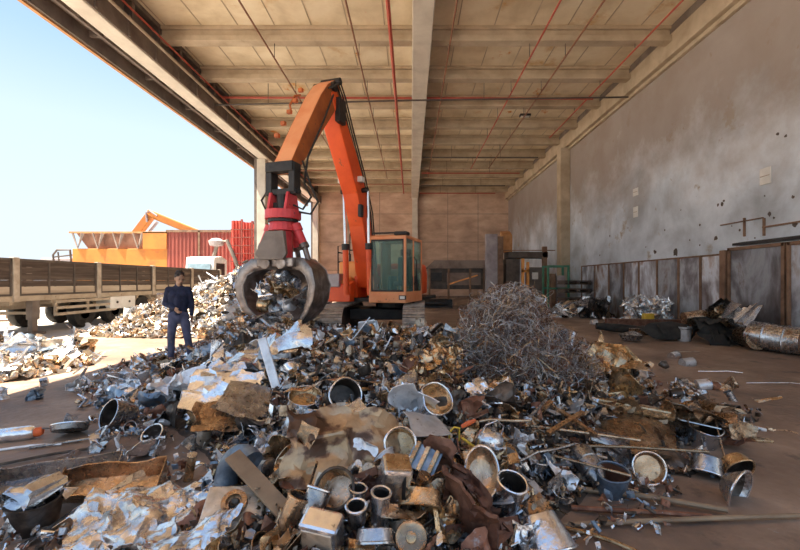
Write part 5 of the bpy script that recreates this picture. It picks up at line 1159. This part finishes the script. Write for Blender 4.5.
# ------------------------------------------------------------------ the man
SK = plain('skin', (.40, .24, .16), .55); SW = mat('navy_sweater', [(.3, (.010,.014,.035)), (.7, (.022,.030,.075))], 14, .9, 0, .3, .05); JN = mat('blue_jeans', [(.3, (.045,.055,.11)), (.7, (.12,.13,.22))], 5, .85, 0, .2, .05, spots=[(6, .6, .1, (.17,.15,.16))])
HR_ = mat('dark_hair', [(.3, (.01,.007,.006)), (.7, (.04,.025,.02))], 20, .6, 0, .6, .1); SH = plain('dusty_shoe', (.10, .085, .07), .8)
def limb(mb, pts, rs, n=14):
    for i in range(len(pts)-1):
        a, b_ = V(pts[i]), V(pts[i+1]); ra, rb = rs[i], rs[i+1]; L_ = (b_-a).length
        prof = [(0, -ra)] + [(ra*math.cos(x), ra*math.sin(x)) for x in (-1.1, -.7, -.35, 0)] + [(ra+(rb-ra)*t_, L_*t_) for t_ in (.25, .5, .75)] + [(rb*math.cos(x), L_+rb*math.sin(x)) for x in (0, .35, .7, 1.1)] + [(0, L_+rb)]
        mb.lathe(prof, n, Matrix.Translation(a) @ (b_-a).to_track_quat('Z', 'Y').to_matrix().to_4x4())
def ell(mb, c_, s_, n=20, rot=None):
    prof = [(math.cos(a), math.sin(a)) for a in [-PI/2+PI*k/12 for k in range(13)]]; prof[0] = (0, -1); prof[-1] = (0, 1)
    mb.lathe(prof, n, Matrix.Translation(V(c_)) @ (rot or Matrix.Identity(4)) @ SC(*s_))
def body(name, mb, m, parent, vox):
    o = mb.build(name, m, parent, smooth=True, angle=None); r = o.modifiers.new('r', 'REMESH'); r.mode = 'VOXEL'; r.voxel_size = vox; r.use_smooth_shade = True
    s_ = o.modifiers.new('s', 'SMOOTH'); s_.factor = .5; s_.iterations = 3; return o
man = thing('person', 'man in navy sweater and blue jeans standing at the left edge of the heap', 'person', (-4.52, 7.78, .03), math.radians(22))
shl = V((-.165, 0, 1.40)); ell_ = V((-.235, .04, 1.13)); wrl = V((-.04, -.19, 1.05)); shr = V((.165, 0, 1.40)); elr = V((.225, .03, 1.13)); wrr = V((.23, -.06, .89))
hpl, knl, anl = V((-.09, 0, .90)), V((-.12, -.03, .49)), V((-.13, .03, .10)); hpr, knr, anr = V((.09, 0, .90)), V((.16, -.06, .49)), V((.21, .0, .10))
HT = Matrix.Translation((0.02, -.03, 1.60)) @ RZ(.45) @ RX(.28)
def hp(x, y, z): return HT @ V((x, y, z))
b = MB()
limb(b, [(0, 0, .92), (0, 0, 1.1), (0, 0, 1.32)], [.08, .075, .075]); limb(b, [(0, .0, 1.38), hp(0, .02, -.06)], [.06, .052])
limb(b, [shl, ell_, wrl], [.045, .036, .026]); limb(b, [shr, elr, wrr], [.045, .036, .026]); limb(b, [hpl, knl, anl], [.07, .05, .035]); limb(b, [hpr, knr, anr], [.07, .05, .035])
limb(b, [anl, anl+V((0, -.1, -.06))], [.035, .03]); limb(b, [anr, anr+V((.02, -.1, -.06))], [.035, .03])
ell(b, hp(0, .01, .03), (.076, .095, .105), rot=HT.to_3x3().to_4x4()); ell(b, hp(0, -.03, -.045), (.052, .058, .055), rot=HT.to_3x3().to_4x4())
limb(b, [hp(0, -.082, .03), hp(0, -.105, -.005)], [.009, .015]); limb(b, [hp(-.035, -.078, .042), hp(.035, -.078, .042)], [.014, .014]); limb(b, [hp(-.018, -.083, -.042), hp(.018, -.083, -.042)], [.009, .009])
for sx in (-1, 1): ell(b, hp(sx*.078, .01, .01), (.012, .02, .03), 10)
def hand(b, w_, d_, side):          # palm plus five separate fingers, slightly curled; d_ = pointing direction, side = thumb direction
    d_ = d_.normalized(); nrm = d_.cross(side).normalized(); s_ = nrm.cross(d_).normalized()
    limb(b, [w_, w_ + d_*.035 + s_*.012, w_ + d_*.075 + s_*.02], [.024, .024, .016]); limb(b, [w_, w_ + d_*.035 - s_*.012, w_ + d_*.075 - s_*.022], [.024, .022, .015])
    for k, L_ in enumerate((.072, .08, .074, .058)):
        o = w_ + d_*.078 + s_*(.030-.020*k); limb(b, [o - d_*.02, o + d_*L_*.45, o + d_*L_*.75 - nrm*L_*.25, o + d_*L_*.85 - nrm*L_*.5], [.0095, .009, .0082, .007], 8)
    o = w_ + d_*.02 + s_*.03; limb(b, [w_ + d_*.01 + s_*.012, o + s_*.01, o + d_*.03 + s_*.026, o + d_*.055 + s_*.024 - nrm*.012], [.014, .0125, .0105, .009], 8)
hand(b, wrl, V((.55, -.35, -.55)), V((.3, -.6, .7))); hand(b, wrr, V((-.02, -.1, -1)), V((-.2, -1, .1)))
bd = body('body', b, SK, man, .0065)
for sx in (-1, 1):
    q = MB(); ell(q, hp(sx*.03, -.083, .028), (.011, .007, .007), 10); e_ = q.build('eye', plain('eye_%d' % sx, (.05, .04, .035), .3), bd, smooth=True)
q = MB(); limb(q, [hp(-.02, -.0905, -.043), hp(.02, -.0905, -.043)], [.0035, .0035], 8); q.build('mouth', plain('lip', (.28, .12, .09), .6), bd, smooth=True)
b = MB(); limb(b, [(0, .0, .93), (0, 0, 1.08), (0, 0, 1.28), (0, 0, 1.37)], [.13, .125, .13, .09])
for m_ in ((-1), (1)): limb(b, [(m_*.05, 0, .95), (m_*.06, 0, 1.12), (m_*.07, -.01, 1.3), (m_*.08, 0, 1.38)], [.11, .10, .115, .075])
limb(b, [(-.06, 0, 1.41), (.06, 0, 1.41)], [.07, .07]); limb(b, [(0, .0, 1.40), hp(0, .02, -.115)], [.085, .066]); limb(b, [V((-.05, 0, 1.39)), shl, ell_, wrl], [.066, .068, .052, .038]); limb(b, [V((.05, 0, 1.39)), shr, elr, wrr+V((0, 0, .03))], [.066, .068, .052, .038])
b.v = [(x, y*.86, z) if abs(x) < .17 and z > .8 and y > -.12 and y < .2 else (x, y, z) for x, y, z in b.v]
body('sweater', b, SW, man, .011)
b = MB(); limb(b, [(-.04, 0, .93), (.04, 0, .93)], [.115, .115]); limb(b, [hpl, knl, anl+V((0, 0, -.01))], [.095, .07, .055]); limb(b, [hpr, knr, anr+V((0, 0, -.01))], [.095, .07, .055]); limb(b, [(0, 0, .86), (0, 0, .98)], [.12, .12])
body('trousers', b, JN, man, .011)
for a in (anl, anr):
    b = MB(); limb(b, [a+V((0, .03, -.055)), a+V((.01, -.08, -.06)), a+V((.02, -.17, -.072))], [.05, .05, .036]); b.v = [(x, y, max(z, .0)) for x, y, z in b.v]; body('shoe', b, SH, man, .009)
b = MB(); ell(b, hp(0, .03, .055), (.084, .1, .098), rot=HT.to_3x3().to_4x4()); q = random.Random(3)
for k in range(26):
    a = q.uniform(0, 6.28); e2 = q.uniform(.1, 1.4); ell(b, hp(.078*math.cos(a)*math.cos(e2), .035+.09*math.sin(a)*math.cos(e2), .06+.095*math.sin(e2)), (.026, .026, .026), 8)
Hi = HT.inverted(); b2 = MB()
for f_ in [0]: pass
b.v = [tuple(HT @ V((lambda p: (p.x, max(p.y, -.06 if p.z > .075 else -.015), p.z))(Hi @ V(v)))) for v in b.v]
body('hair', b, HR_, man, .009)
